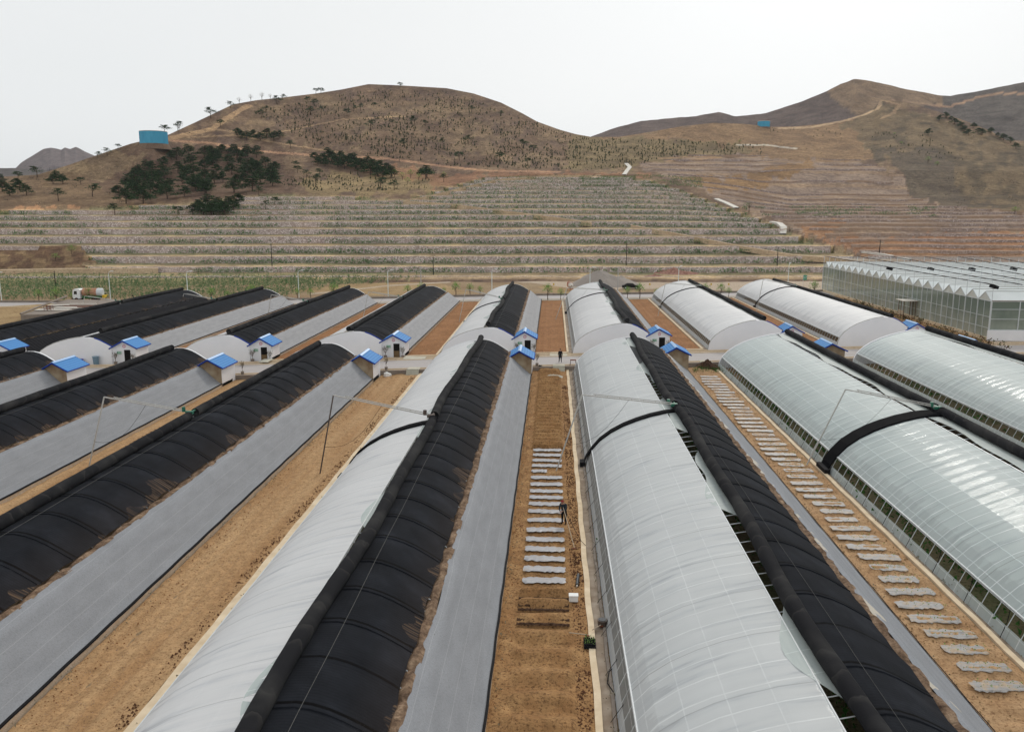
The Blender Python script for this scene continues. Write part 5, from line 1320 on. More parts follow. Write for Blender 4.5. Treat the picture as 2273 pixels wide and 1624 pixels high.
# ------------------------------------------------------------------ mulch sheets
m_, n_, o_ = new_mat('mulch_grey')
f = noise_fac(n_, 1.6, 5, sc=(.5, 5, 1), rough=.7); f2 = noise_fac(n_, 3, 4)
c = ramp(n_, f, [(.3, (.12, .11, .10)), (.45, (.23, .22, .215)), (.7, (.33, .32, .32))])
pbsdf(n_, o_, mixc(n_, ramp(n_, f2, [(.48, (0, 0, 0)), (.66, (.85, .85, .85))]), c, (.36, .25, .145)), .5, .3, bump(n_, f, .6, .05)); M['mulch_grey'] = m_
def mulch(x0, x1, y, wdt, z, label, group, seed, crease_shade=False):
    rn = random.Random(seed); b = MB(); nx = 16; pts = []
    for i in range(nx+1):
        x = x0+(x1-x0)*i/nx
        a = wdt*(.5+.22*(rn.random()-.6)); c = wdt*(.5+.22*(rn.random()-.6))
        if i in (0, nx): a *= .75; c *= .75
        for k, q in enumerate((-a, -a*.85, 0, c*.85, c)):
            pts.append((x+.03*math.sin(k*2+seed), y+q+.06*math.sin(x*.7+seed), z+(.0, .012, .02, .012, .0)[k]+rn.uniform(-.005, .005)))
    b.quadgrid(pts, nx+1, 5); o = b.build('mulch_sheet', M['mulch_grey'] if x0 > 10 else M['mulch'], smooth=x0 < 10); tag(o, label, 'mulch sheet', group); return o
G2n = 'white plastic mulch sheets in the centre strip'
ys = sorted([G(1228, p, .1)[1] for p in (1000.5, 1011.6, 1023.9, 1036, 1048, 1062, 1076.6, 1091.7, 1106, 1121, 1138, 1157, 1178, 1199, 1221, 1243, 1267, 1292)])
for k, y in enumerate(ys):
    x0, x1 = -1.5, .86
    if abs(y-G(1228, 1048, .1)[1]) < .2: x1 = -.3
    nm = 'white plastic mulch sheet, %s from the near end of the centre strip' % NUM[k]
    if abs(y-G(1228, 1221, .1)[1]) < .2: nm = 'white plastic mulch sheet just before the feet of the working man'
    mulch(x0, x1, y, .78, .205, nm, G2n, k+1)
b = None
G3n = 'white plastic mulch sheets in the right strip'
for k in range(46):
    y = 33.3+1.5*k
    if y > 101: break
    if k < 8: nm = 'mulch sheet edged with green seedlings, %s from the near end, right strip' % NUM[k]
    elif k < 22: nm = 'greyish plastic mulch sheet, %s from the near end of the right strip' % NUM[k]
    else: nm = 'thin looking far mulch sheet, %s from the near end of the right strip' % NUM[k]
    mulch(17.95+.2*math.sin(k), 20.2+.15*math.sin(k*2.3), y, .85, .155, nm, G3n, 100+k)
b = MB(); rnd = random.Random(9)
for k in range(26):
    y = 33.3+1.5*k
    for s in (-.2, .2):
        for q in range(6):
            if k > 8 and rnd.random() < .6: continue
            clump(b, (18.3+q*.36, y+s, .20), .09, .14, 5, rnd, .8)
tag(b.build('seedlings', M['fresh_leaf']), 'small green seedlings set in the mulch sheets of the right strip', 'seedlings', kind='stuff')
# muddy uncovered beds near the white box
for k, p in enumerate((1318, 1331, 1346, 1356, 1378, 1388)):
    y = G(1228, p, .1)[1]; b = MB(); rn = random.Random(k); pts = []
    for i in range(33):
        x = -1.62+2.6*i/32
        for q in (-1, -.4, .4, 1): pts.append((x, y+q*.10*(1+.5*rn.random()), .13+(.06 if abs(q) < .5 else 0)+.05*rn.random()))
    b.quadgrid(pts, 33, 4); o = b.build('muddy_row', M['dirt_muddy'] if 'dirt_muddy' in M else M['soil_dark']); tag(o, '%s dark wet earth row below the last white sheet' % NUM[k], 'soil row', 'dark wet rows near the white box')
# crumbly clods along the strips
def clods(name, xa, xb, ya_, yb_, n, mat, label, smax=.14, sk=1.0):
    b = MB(); rn = random.Random(int(xa*10)+n)
    for _ in range(n):
        x = xa+(xb-xa)*rn.random(); y = rn.uniform(ya_, yb_); s = rn.uniform(.02, smax*.6)*sk; i0 = len(b.v)
        for dx, dy, dz in ((1, 0, 0), (-.5, .9, 0), (-.5, -.9, 0), (0, 0, .9), (.1, .1, -.6)): b.v.append((x+dx*s*rn.uniform(.6, 1.2), y+dy*s*rn.uniform(.6, 1.2), .05+dz*s+.02))
        for f in ((0, 1, 3), (1, 2, 3), (2, 0, 3), (1, 0, 4), (2, 1, 4), (0, 2, 4)): b.f.append(tuple(i0+q for q in f)); b.m.append(0)
    return tag(b.build(name, mat), label, 'soil clods', kind='stuff')
clods('soil_clods', 1.15, 1.8, 26, 95, 2400, M['clod'], 'dark red crumbly clods along the kerb of the centre strip')
clods('soil_clods', -17.2, -16.6, 28, 100, 1100, M['clod'], 'dark clods along the kerb of the wide tan strip')
clods('soil_clods', -21.0, -19.9, 28, 95, 400, M['soil_brown'], 'brown clods along the tarp side of the wide tan strip', .11)
clods('soil_clods', -2.4, -1.7, 28, 95, 800, M['soil_brown'], 'brown clods along the tarp side of the centre strip', .10)
clods('pebbles', -20.5, -17, 28, 95, 1400, M['rock_pink'], 'pale pebbles scattered over the wide tan strip', .05)
clods('straw_clods', 17.2, 20.8, 28, 100, 1600, M['dry_grass'], 'straw coloured clods between the mulch sheets of the right strip', .12)

# ------------------------------------------------------------------ big glasshouse
GX, GZ = 66.6, ZB; gy0, gy1 = 129.5, 209.5; NB = 20; bw = (gy1-gy0)/NB; GH, RH = 6.0, 1.35; GD = 90
gl = empty('glasshouse', (GX, gy0, GZ), 'huge glasshouse with saw tooth white roof and dark shade cables', 'glasshouse')
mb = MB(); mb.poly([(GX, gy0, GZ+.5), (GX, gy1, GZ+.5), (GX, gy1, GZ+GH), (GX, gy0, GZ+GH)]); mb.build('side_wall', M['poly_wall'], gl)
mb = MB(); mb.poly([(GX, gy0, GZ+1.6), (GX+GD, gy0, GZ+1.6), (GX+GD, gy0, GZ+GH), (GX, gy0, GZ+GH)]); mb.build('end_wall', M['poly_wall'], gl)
mb = MB(); mb.box((GX+GD/2-.1, gy0-.15, GZ+.8), (GD+.3, .25, 1.6)); mb.build('base_wall', M['white_wall'], gl)
mb = MB(); mb.box((GX-.08, (gy0+gy1)/2, GZ+.25), (.3, gy1-gy0, .5)); mb.build('plinth', M['kerb'], gl)
mb = MB()
for k in range(NB):
    y0 = gy0+k*bw; ym = y0+bw/2; y1 = y0+bw
    mb.quadgrid([(GX, y0, GZ+GH), (GX+GD, y0, GZ+GH), (GX, ym, GZ+GH+RH), (GX+GD, ym, GZ+GH+RH), (GX, y1, GZ+GH), (GX+GD, y1, GZ+GH)], 3, 2)
rf = mb.build('roof', M['poly_roof'], gl)
mb = MB()
for k in range(NB):
    y0 = gy0+k*bw; mb.box((GX+GD/2, y0, GZ+GH+.08), (GD, .22, .12)); mb.box((GX+GD/2, y0+bw/2, GZ+GH+RH+.03), (GD, .06, .06))
mb.build('gutters', M['step_wall'], rf)
mb = MB()
for k in range(NB):
    y0 = gy0+k*bw; ym = y0+bw/2; y1 = y0+bw
    mb.poly([(GX-.02, y0, GZ+GH), (GX-.02, y1, GZ+GH), (GX-.02, ym, GZ+GH+RH)])
mb.build('gable_panels', M['gable_pan'], gl)
mb = MB()
for k in range(NB+1):
    y0 = gy0+k*bw; mb.box((GX-.06, y0, GZ+GH/2), (.14, .14, GH))
    if k < NB:
        mb.box((GX-.05, y0+bw/2, GZ+GH/2), (.08, .07, GH))
        mb.tube([(GX-.06, y0, GZ+GH), (GX-.06, y0+bw/2, GZ+GH+RH), (GX-.06, y0+bw, GZ+GH)], .06, 4)
for z in (1.9, 3.6, GH): mb.box((GX-.06, (gy0+gy1)/2, GZ+z), (.08, gy1-gy0, .07))
for k in range(10):
    mb.box((GX+k*4.2, gy0-.06, GZ+GH/2+.4), (.12, .14, GH-.8))
for z in (1.65, 3.3, 4.8, GH): mb.box((GX+GD/2, gy0-.06, GZ+z), (GD, .08, .08))
mb.build('wall_frame', M['galv'], gl)
mb = MB()
for k in range(NB+1):
    for j in range(11):
        x = GX+j*8.0; mb.box((x, gy0+k*bw, GZ+GH+1.25), (.07, .07, 2.5))
for k in range(NB+1): mb.box((GX+GD/2-2, gy0+k*bw, GZ+GH+2.35), (GD-6, .05, .05))
mb.build('shade_posts', M['galv'], gl)
mb = MB()
for j in range(21): mb.tube([(GX+j*4.2, gy0, GZ+GH+2.55), (GX+j*8.0, gy1, GZ+GH+2.55)], .07, 5)
mb.build('shade_cables', M['black_rub'], gl)
mb = MB()
rn = random.Random(4)
for j in range(11):
    for k in (0, 8): mb.box((GX+j*8.0+.3, gy0+k*bw*1.25+.4, GZ+GH+2.2), (.8, 1.3, .5), 0, .3)
mb.build('rolled_shade', M['black_rub'], gl)
pr = empty('porch', (GX-1.5, 156, GZ), 'small wooden porch with a flat canopy against the glasshouse side wall', 'porch')
mb = MB(); mb.box((GX-1.2, 156.5, GZ+3.35), (3.0, 3.6, .1)); mb.build('canopy', M['pale_board'], pr)
mb = MB()
for dx in (-2.3, -.2):
    for dy in (-1.2, 0, 1.2): mb.box((GX+dx, 156.5+dy, GZ+1.65), (.1, .1, 3.3))
mb.build('posts', M['door'], pr)
mb = MB(); mb.box((GX-2.3, 156.5, GZ+1.15), (.06, 2.4, .7)); mb.build('rail_board', M['yellow_wood'] if 'yellow_wood' in M else M['wood'], pr)
b = MB(); rnd = random.Random(12)
for _ in range(420): clump(b, (rnd.uniform(GX-4.5, GX-.6), rnd.uniform(120, 185), ZB), .25, rnd.uniform(.3, .9), 5, rnd, .7)
tag(b.build('weeds', M['potted_leaf']), 'brown and green weeds along the foot of the glasshouse wall', 'weeds', kind='stuff')
patch('bare_ground', [(56.5, 112+L(60), 0), (66.5, 126, 0), (66.5, 210, 0), (56.5, 205, 0)], ZB+.006, M['soil_tan'])

# crops inside the glazed front houses
b = MB()
for h in (F[4], F[5], F[6], F[7]):
    b0, wd = h['b0'], h['wd']
    for _ in range(2600 if h is F[6] else 1200):
        x = b0+.6+rnd.random()*wd*.68; y = rnd.uniform(28, 100+L(x)); x = round(x/1.1)*1.1+rnd.uniform(-.28, .28)
        clump(b, (x, y, .0), .3, rnd.uniform(.2, .7), 4, rnd, .9)
tag(b.build('crops', M['crop_leaf']), 'low green crop rows growing inside the clear film greenhouses', 'crops', kind='stuff')
for h in (F[4], F[5], F[6], F[7]):
    patch('indoor_soil', [(h['b0']+.3, 14, 0), (h['Rr']-4, 14, 0), (h['Rr']-4, 100, 0), (h['b0']+.3, 100, 0)], .0, M['indoor'])

# ------------------------------------------------------------------ roadside: lamps, poles, trees, heaps, mixers
def make_lamp():
    r = empty('street_lamp', (0, 0, 0), 'x', 'street lamp')
    mb = MB(); mb.tube([(0, 0, 0), (0, 0, 6.6)], [.10, .06], 8); mb.build('pole', M['lamp_white'], r)
    mb = MB(); mb.tube([(0, 0, 6.5), (.15, -.1, 6.95), (.7, -.4, 7.25)], .045, 5); mb.build('arm', M['lamp_white'], r)
    mb = MB(); mb.box((.95, -.55, 7.25), (.7, .28, .12), -.5); mb.build('lamp_head', M['lamp_white'], r)
    mb = MB(); mb.box((0, 0, .12), (.34, .34, .24)); mb.build('base', M['concrete'], r); return r
lp = make_lamp()
LPX = [(4, 664, 603), (246, 659, 601), (418, 652, 601), (664, 648, 599), (862, 655, 598), (1092, 648, 596), (1309, 646, 592), (1505, 640, 590), (1748, 650, 584)]
LW = ['at the left edge of the picture', 'just right of the tanker truck', 'behind the first far black greenhouse', 'behind the second far black greenhouse', 'fifth along the back road from the left', 'left of the concrete mixers', 'rising in front of the gravel heap', 'near the pink rubble heap', 'standing before the pale yard by the glasshouse']
for k, (px, pyb, pyt) in enumerate(LPX):
    o = lp if k == 0 else copy_tree(lp); p = G(px, 640, ZB)
    vb = VB+10.2
    # intersect bearing with the lamp line
    tt = min(np.linspace(150, 320, 600), key=lambda t: abs(Wt(px, t, ZB)[1]-(vb+L(Wt(px, t, ZB)[0])))); o.location = Wt(px, float(tt), ZB+TL(Wt(px, float(tt), ZB)[0])); o.rotation_euler = (0, 0, .2*k)
    top = zat(pyt, float(tt)); s = (top-o.location[2])/7.3; o.scale = (1, 1, max(.7, min(1.5, s)))
    tag(o, 'white street lamp '+LW[k], 'street lamp', 'white street lamps along the back road')
def make_pole():
    r = empty('utility_pole', (0, 0, 0), 'x', 'pole'); mb = MB(); mb.tube([(0, 0, -.5), (0, 0, 7)], [.14, .09], 6); mb.build('post', M['black_rub'], r)
    mb = MB(); mb.box((0, 0, 6.5), (.9, .08, .08)); mb.build('crossbar', M['black_rub'], r); return r
up = make_pole()
for k, (px, pyb, pyt, lb) in enumerate([(124, 640, 601, 'dark pole left of the tanker truck behind the saplings'), (556, 612, 588, 'dark short pole among the shrubs, left part of the terraces'), (604, 590, 540, 'thin dark pole standing on the third terrace'), (962, 605, 570, 'leaning dark pole beside a terrace at the picture centre left'), (1390, 582, 540, 'dark pole on the terrace edge above the gravel heap'), (1725, 588, 548, 'dark pole on the lowest terrace at the right'), (1952, 562, 532, 'dark pole beside the white path at the right')]):
    o = up if k == 0 else copy_tree(up); p = hill_point(px, pyb) if pyb < 612 else G(px, pyb, ZB)
    o.location = p; t = p[0]*FX+p[1]*FY; o.scale = (1, 1, max(.3, (zat(pyt, t)-p[2])/7)); tag(o, lb, 'pole', 'dark poles on the terraces')
for px, lb in ((1371, 'grey concrete pole rising from the road beside the parked dark car'), (935, 'faint grey concrete pole by the dry grass')):
    p = G(px, 652, ZB); r = empty('concrete_pole', p, lb, 'pole', 'grey concrete poles'); mb = MB(); t = p[0]*FX+p[1]*FY
    mb.tube([p, (p[0], p[1], zat(592, t))], [.13, .09], 8); mb.build('shaft', M['concrete'], r)
st = make_bushy(71, 3.0, 1.15, M['fresh_leaf'], 260, 'roadside_tree')
RT = [86, 125, 160, 200, 470, 506, 560, 660, 690, 742, 790, 905, 935, 985, 1012, 1044, 1066, 1216, 1244, 1392, 1420, 1458, 1566, 1600, 1617, 1806]
for k, px in enumerate(RT):
    o = st if k == 0 else copy_tree(st)
    vb = VB-1.0 if px > 1180 else VB+9.6
    tt = float(min(np.linspace(150, 330, 700), key=lambda t: abs(Wt(px, t, ZB)[1]-(vb+L(Wt(px, t, ZB)[0]))))); o.location = Wt(px, tt, ZB+TL(Wt(px, tt, ZB)[0]))
    s = 1.0+.25*math.sin(k*2.3); o.scale = (s, s, s); o.rotation_euler = (0, 0, k); tag(o, 'young bright green roadside tree, %s from left by the back road' % NUM[k], 'tree', 'young trees along the back road')
def heap(name, px, py, r, h, mat, label, cat, z=ZB, seed=1, sx=1.0, sy=1.0, rough_=.25, t=None):
    p = G(px, py, z) if t is None else Wt(px, t, z); b = MB(); pts = []; na, nr = 40, 12
    for i in range(nr+1):
        k = i/nr
        for j in range(na+1):
            a = 2*math.pi*(j % na)/na; rr = r*k*(1+.2*math.sin(a*2+seed)+.1*math.sin(a*5+seed))
            zz = h*max(0, (1-k))**.9*(1+rough_*(float(fbm(math.cos(a)*rr+50, math.sin(a)*rr+50, r*.35, 4, seed))-.5)*2)+rough_*.4*(float(fbm(math.cos(a)*rr+9, math.sin(a)*rr+9, r*.08, 2, seed))-.5)*min(1, (1-k)*5)
            pts.append((p[0]+math.cos(a)*rr*sx, p[1]+math.sin(a)*rr*sy, p[2]-.05+zz))
    b.quadgrid(pts, nr+1, na+1); return tag(b.build(name, mat), label, cat)
heap('gravel_heap', 1332, 634, 6.6, 4.3, M['gravel'], 'large cone of grey gravel behind the concrete mixers', 'gravel heap', ZB, 2, 1.15)
heap('gravel_heap', 1376, 633, 4.8, 2.6, M['gravel'], 'lower lobe of sandy gravel right of the big grey cone', 'gravel heap', ZB, 5, 1.3)
heap('rubble_heap', 1495, 614, 6.5, 2.3, M['rubble'], 'pink heap of broken stone in the pale yard, behind the white film arch', 'rubble heap', ZB, 3, 1.6, .8, .6)
heap('rubble_heap', 1448, 618, 4.5, 1.2, M['rubble'], 'low pink stone heap left of the larger one', 'rubble heap', ZB, 6, 1.6, .8, .6)
heap('soil_heap', 1570, 817, 1.9, 1.15, M['soil_dark'], 'dark brown soil heap at the far end of the right strip', 'soil heap', .0, 4, 1.0, .9, .35)
b = MB(); rnd = random.Random(21)
for _ in range(130): clump(b, G(rnd.uniform(1537, 1610), rnd.uniform(818, 828), .05), .12, .45, 4, rnd, .5)
tag(b.build('leeks', M['crop_leaf']), 'row of dark green leeks in front of the soil heap', 'leeks', kind='stuff')
def mixer(px, py, label, rz, s=1.0):
    p = Vector(G(px, py, ZB)); r = empty('concrete_mixer', p, label, 'concrete mixer', 'old concrete mixers')
    d = Vector((math.cos(rz), math.sin(rz), .32)).normalized(); c = p+Vector((0, 0, 1.75))*s
    mb = MB(); pr_ = [(-1.1, .32), (-.95, .45), (-.35, .82), (.35, .86), (.8, .6), (.95, .3)]
    mb.tube([c+d*a*s for a, q in pr_], [q*s for a, q in pr_], 18); mb.build('drum', M['pale_board'], r, smooth=True)
    mb = MB(); mb.tube([c+d*.12*s, c+d*.22*s], .90*s, 18); mb.tube([c-d*.12*s, c-d*.2*s], .88*s, 18); mb.build('gear_ring', M['orange'], r)
    mb = MB()
    for a in (-.9, .9):
        for q in (-.5, .5): mb.tube([p+Vector((math.cos(rz)*a-math.sin(rz)*q, math.sin(rz)*a+math.cos(rz)*q, 0))*s, c+Vector((math.cos(rz)*a*.8-math.sin(rz)*q, math.sin(rz)*a*.8+math.cos(rz)*q, -.5))*s], .08*s, 5)
    mb.box(tuple(p+Vector((math.cos(rz)*1.5, math.sin(rz)*1.5, 1.9))*s), (.9*s, .8*s, 1.3*s), rz); mb.box(tuple(p+Vector((0, 0, .7))*s), (2.6*s, .9*s, .15*s), rz)
    for q in (-.3, .3): mb.tube([p+Vector((math.cos(rz)*1.5, math.sin(rz)*1.5+q, 2.3))*s, p+Vector((math.cos(rz)*1.2, math.sin(rz)*1.2+q, 3.2))*s], .06*s, 4)
    mb.build('frame', M['orange'], r); return r
mixer(1300, 634, 'cream concrete mixer with orange frame, the farther and higher of the two', .35)
mixer(1266, 645, 'orange concrete mixer half hidden behind the white film arch', 1.9, .8)
# parked dark car behind the roadside trees
p = Vector(G(1400, 641, ZB)); r = empty('parked_car', p, 'dark grey car parked under the grey pole by the back road', 'car')
prof = [(-2.15, .30), (2.15, .30), (2.2, .62), (1.95, .85), (1.1, .95), (.55, 1.38), (-.85, 1.42), (-1.6, .98), (-2.15, .88)]
mb = MB(); mb.prism(prof, lambda q: (p.x+q[0], p.y-.84, p.z+q[1]), lambda q: (p.x+q[0], p.y+.84, p.z+q[1])); mb.build('body', M['car_paint'] if 'car_paint' in M else M['black_rub'], r)
mb = MB(); mb.prism([(-1.45, .98), (.95, .98), (.48, 1.33), (-.8, 1.36)], lambda q: (p.x+q[0], p.y-.86, p.z+q[1]), lambda q: (p.x+q[0], p.y+.86, p.z+q[1])); mb.build('windows', M['glass_dark'], r)
for dx in (-1.35, 1.35):
    for dy in (-.8, .8):
        mb = MB(); mb.tube([(p.x+dx, p.y+dy-.11, p.z+.32), (p.x+dx, p.y+dy+.11, p.z+.32)], .32, 14); wq = mb.build('wheel', M['tyre'], r)
        mb = MB(); mb.tube([(p.x+dx, p.y+dy-.125, p.z+.32), (p.x+dx, p.y+dy+.125, p.z+.32)], .18, 10); mb.build('rim', M['galv'], wq)
# green flag with a number
p = Vector(G(1781, 649, ZB)); r = empty('flag', p, 'small green flag on a thin pole before the pale yard', 'flag')
mb = MB(); mb.tube([p, p+Vector((0, 0, 4.3))], .04, 5); mb.build('pole', M['galv'], r)
mb = MB(); mb.box(tuple(p+Vector((.42, 0, 3.6))), (.9, .03, 1.2), 0, .1); fl = mb.build('cloth', M['sign_green'], r)
me = text_mesh('17', .8); me.materials.append(M['white_paint']); to = bpy.data.objects.new('flag_number', me); COL.objects.link(to); to.parent = fl; to.location = (.42, -.03, 3.6); to.rotation_euler = (R(90), 0, 0)
for k, px in enumerate((1229, 1442, 1617, 1578, 1700)):
    p = Vector(G(px, 645, ZB)); mb = MB(); mb.box(tuple(p+Vector((0, 0, 1.6))), (.35, .02, .45)); r = empty('tag_pole', p, 'thin stake with a yellow tag, %s from the left along the back road' % NUM[k], 'stake', 'yellow tagged stakes')
    mb.build('yellow_tag', M['yellow'], r); mb = MB(); mb.tube([p, p+Vector((0, 0, 1.9))], .02, 4); mb.build('stake', M['wood'], r)

# ------------------------------------------------------------------ tanker truck
p = Vector(G(203, 669, ZB+.02)); rz = math.atan((L(-100)-L(-110))/10)
r = empty('tanker_truck', p, 'tanker truck with white cab and rusty orange tank on the back road', 'truck')
S_ = 1.0
def tl(x, y, z): return (p.x+x*math.cos(rz)-y*math.sin(rz), p.y+x*math.sin(rz)+y*math.cos(rz), p.z+z)
cabp = [(-3.6, .75), (-1.9, .75), (-1.9, 2.75), (-2.1, 2.95), (-3.2, 2.95), (-3.5, 2.7), (-3.68, 1.7), (-3.68, .9)]
mb = MB(); mb.prism(cabp, lambda q: tl(q[0], -1.15, q[1]), lambda q: tl(q[0], 1.15, q[1])); cb = mb.build('cab', M['white_paint'], r)
mb = MB(); mb.prism([(-3.3, 1.75), (-2.6, 1.75), (-2.6, 2.5), (-3.25, 2.5)], lambda q: tl(q[0], -1.18, q[1]), lambda q: tl(q[0], 1.18, q[1])); mb.build('side_window', M['glass_dark'], cb)
mb = MB(); mb.prism([(-3.73, 1.75), (-3.6, 1.75), (-3.5, 2.6), (-3.6, 2.6)], lambda q: tl(q[0], -1.0, q[1]), lambda q: tl(q[0], 1.0, q[1])); mb.build('windscreen', M['glass_dark'], cb)
mb = MB(); mb.box(tl(-3.65, 0, .8), (.25, 2.3, .4), rz); mb.build('bumper', M['black_rub'], cb)
mb = MB(); tk = [(-1.7, .85), (-1.6, 1.0), (1.7, 1.0)]; mb.tube([tl(a, 0, 2.15) for a, q in tk], [q*.95 for a, q in tk], 20); mb.build('tank', M['tank_rust'], r, smooth=False)
mb = MB(); mb.tube([tl(1.7, 0, 2.15), tl(2.7, 0, 2.15), tl(2.85, 0, 2.15)], [.95, .95, .7], 20); mb.build('tank_end', M['galv'], r)
mb = MB(); mb.box(tl(.6, -.98, 1.15), (4.2, .06, .5), rz); mb.box(tl(.6, .98, 1.15), (4.2, .06, .5), rz); mb.build('side_board', M['green_paint'], r)
mb = MB(); mb.box(tl(.2, 0, .8), (6.2, .9, .25), rz); mb.build('chassis', M['black_rub'], r)
for dx in (-2.8, 1.1, 2.0):
    if dx == 2.0: continue
    for dy in (-1.0, 1.0):
        mb = MB(); mb.tube([tl(dx, dy-.16, .5), tl(dx, dy+.16, .5)], .5, 18); wq = mb.build('wheel', M['tyre'], r)
        mb = MB(); mb.tube([tl(dx, dy-.175, .5), tl(dx, dy+.175, .5)], .26, 12); mb.build('rim', M['rust'], wq)
mb = MB()
for k in range(4): mb.tube([tl(2.8+.2*k, -.7, .6+.2*(k % 2)), tl(3.0+.2*k, .5, 1.5)], .09, 5)
mb.box(tl(3.1, 0, 1.2), (.5, 1.0, .7), rz); mb.build('pump', M['yellow'], r)

# concrete platform with boards
p0 = Vector(G(35, 692, ZB)); p1 = Vector(G(290, 690, ZB))
r = empty('concrete_platform', (p0.x, p0.y, ZB), 'low grey concrete platform littered with boards in front of the truck', 'platform')
pl = [G(47, 712, ZB), G(300, 706, ZB), G(330, 678, ZB), G(150, 676, ZB)]
mb = MB(); mb.prism([0, 1, 2, 3], lambda i: (pl[i][0], pl[i][1], pl[i][2]-.1), lambda i: (pl[i][0], pl[i][1], pl[i][2]+1.15)); mb.build('slab', M['concrete_brown'] if 'concrete_brown' in M else M['step_wall'], r)
mb = MB(); mb.tube([(pl[0][0], pl[0][1], pl[0][2]+1.35), (pl[3][0], pl[3][1], pl[3][2]+1.9)], .2, 4); mb.build('edge_wall', M['step_wall'], r)
for k, (px, py, lx, ly, rz_, mt, lb) in enumerate([(118, 688, 6.5, 1.7, .08, 'pale_board', 'largest pale board lying on the concrete platform'), (150, 684, 5.0, 1.5, .0, 'pale_board', 'pale board right of the largest one on the platform'), (130, 679, 4.0, 1.2, .5, 'pale_board', 'slanted pale board at the back of the platform'), (175, 681, 6.0, .4, .0, 'rust', 'long rusty beam on the platform'), (185, 677, 5.5, .5, .05, 'pale_board', 'thin pale plank near the truck wheels'), (205, 685, 6.0, .3, .02, 'rust', 'rusty red beam at the right of the platform')]):
    q = G(px, py, ZB+1.2); mb = MB(); mb.box((q[0], q[1], q[2]+.08+.05*k), (lx, ly, .12), rz_); tag(mb.build('board', M[mt]), lb, 'board', 'boards on the platform')
q = Vector(G(98, 690, ZB+1.15)); r = empty('rusty_frame', q, 'small rusty metal frame standing on the left end of the platform', 'metal frame')
mb = MB()
for dx in (0, .7, 1.4):
    for dy in (0, .8): mb.tube([q+Vector((dx, dy, 0)), q+Vector((dx, dy, 1.0))], .05, 4)
for dy in (0, .8):
    for z in (.4, .95): mb.tube([q+Vector((0, dy, z)), q+Vector((1.4, dy, z))], .05, 4)
mb.build('bars', M['rust'], r)

# ------------------------------------------------------------------ by the road: bins, potted plants, sawhorse, buckets
def wall_x(h, dx): return h['X'](h['valley'])+dx
def bin_(x, y, label, mat, r_=.33, hgt=1.0):
    r = empty('bin', (x, y, ZL), label, 'bin'); mb = MB(); mb.tube([(x, y, ZL), (x, y, ZL+hgt)], [r_*.8, r_], 14); mb.build('body', mat, r)
    mb = MB(); mb.tube([(x, y, ZL+hgt), (x, y, ZL+hgt+.06)], r_+.05, 14); mb.build('rim', mat, r)
ZL = TL(-60)+ZB
h = B_[1]; x = h['Rr']-4.9; bin_(x, h['yy'](x, 0)-.75, 'grey blue round bin before the white gable at the left', M['bin_blue'], .4, 1.1)
x = h['Rr']-6.9; bin_(x, h['yy'](x, 0)-.75, 'small purple blue tub left of the grey blue bin', M['purple'], .34, .75)
pt = empty('potted_shrub', (0, 0, 0), 'x', 'potted shrub')
mb = MB(); mb.tube([(0, 0, 0), (0, 0, .42)], [.2, .26], 8); mb.build('pot', M['step_wall'], pt)
mb = MB(); mb.tube([(0, 0, .4), (.03, 0, .9)], .03, 5); rn = random.Random(2)
for k in range(9): a = rn.uniform(0, 6.28); mb.tube([(.03, 0, .75), (math.cos(a)*.45, math.sin(a)*.3, 1.25+rn.uniform(0, .45))], .015, 3, False)
mb.build('stems', M['bark'], pt); mb = MB()
for _ in range(110):
    a = rn.uniform(0, 6.28); q = rn.uniform(.1, .6); c = Vector((math.cos(a)*q, math.sin(a)*q*.7, 1.1+rn.uniform(0, .65))); d1 = Vector((rn.uniform(-1, 1), rn.uniform(-1, 1), rn.uniform(-1, 1))).normalized()*.07; d2 = Vector((rn.uniform(-1, 1), rn.uniform(-1, 1), rn.uniform(-1, 1))).normalized()*.07
    mb.poly([c-d1, c+d2, c+d1])
mb.build('leaves', M['potted_leaf'], pt)
first = True
for h, nm in ((B_[1], 'hut with the fully dark doorway'), (B_[2], 'third hut across the road'), (B_[3], 'hut left of the road centre'), (B_[4], 'hut at the picture centre'), (B_[5], 'hut right of the man in black')):
    xc = (h['X'](h['valley'])+h['Rr'])/2
    for dx, sd_ in ((-.95, 'left'), (1.35, 'right')):
        x = xc+dx; o = pt if first else copy_tree(pt); first = False; o.location = (x, h['yy'](x, 0)-.55, h['z0']+.02); o.rotation_euler = (0, 0, dx*3+x); s = .95 if dx < 0 else .85; o.scale = (s, s, s)
        tag(o, 'potted shrub %s of the doorway of the %s' % (sd_, nm), 'potted shrub', 'potted shrubs beside hut doors')
for h, nm in ((F[3], 'stained hut beside the orange strip'), (F[4], 'near hut at the centre'), (F[2], 'second hut on the near side')):
    x = h['Rr']+.6; o = copy_tree(pt); o.location = (x, VW+L(x)+.9, ZB+TL(x)); o.scale = (.8, .8, .95); tag(o, 'spindly potted shrub at the corner of the %s' % nm, 'potted shrub', 'spindly shrubs by the near huts')
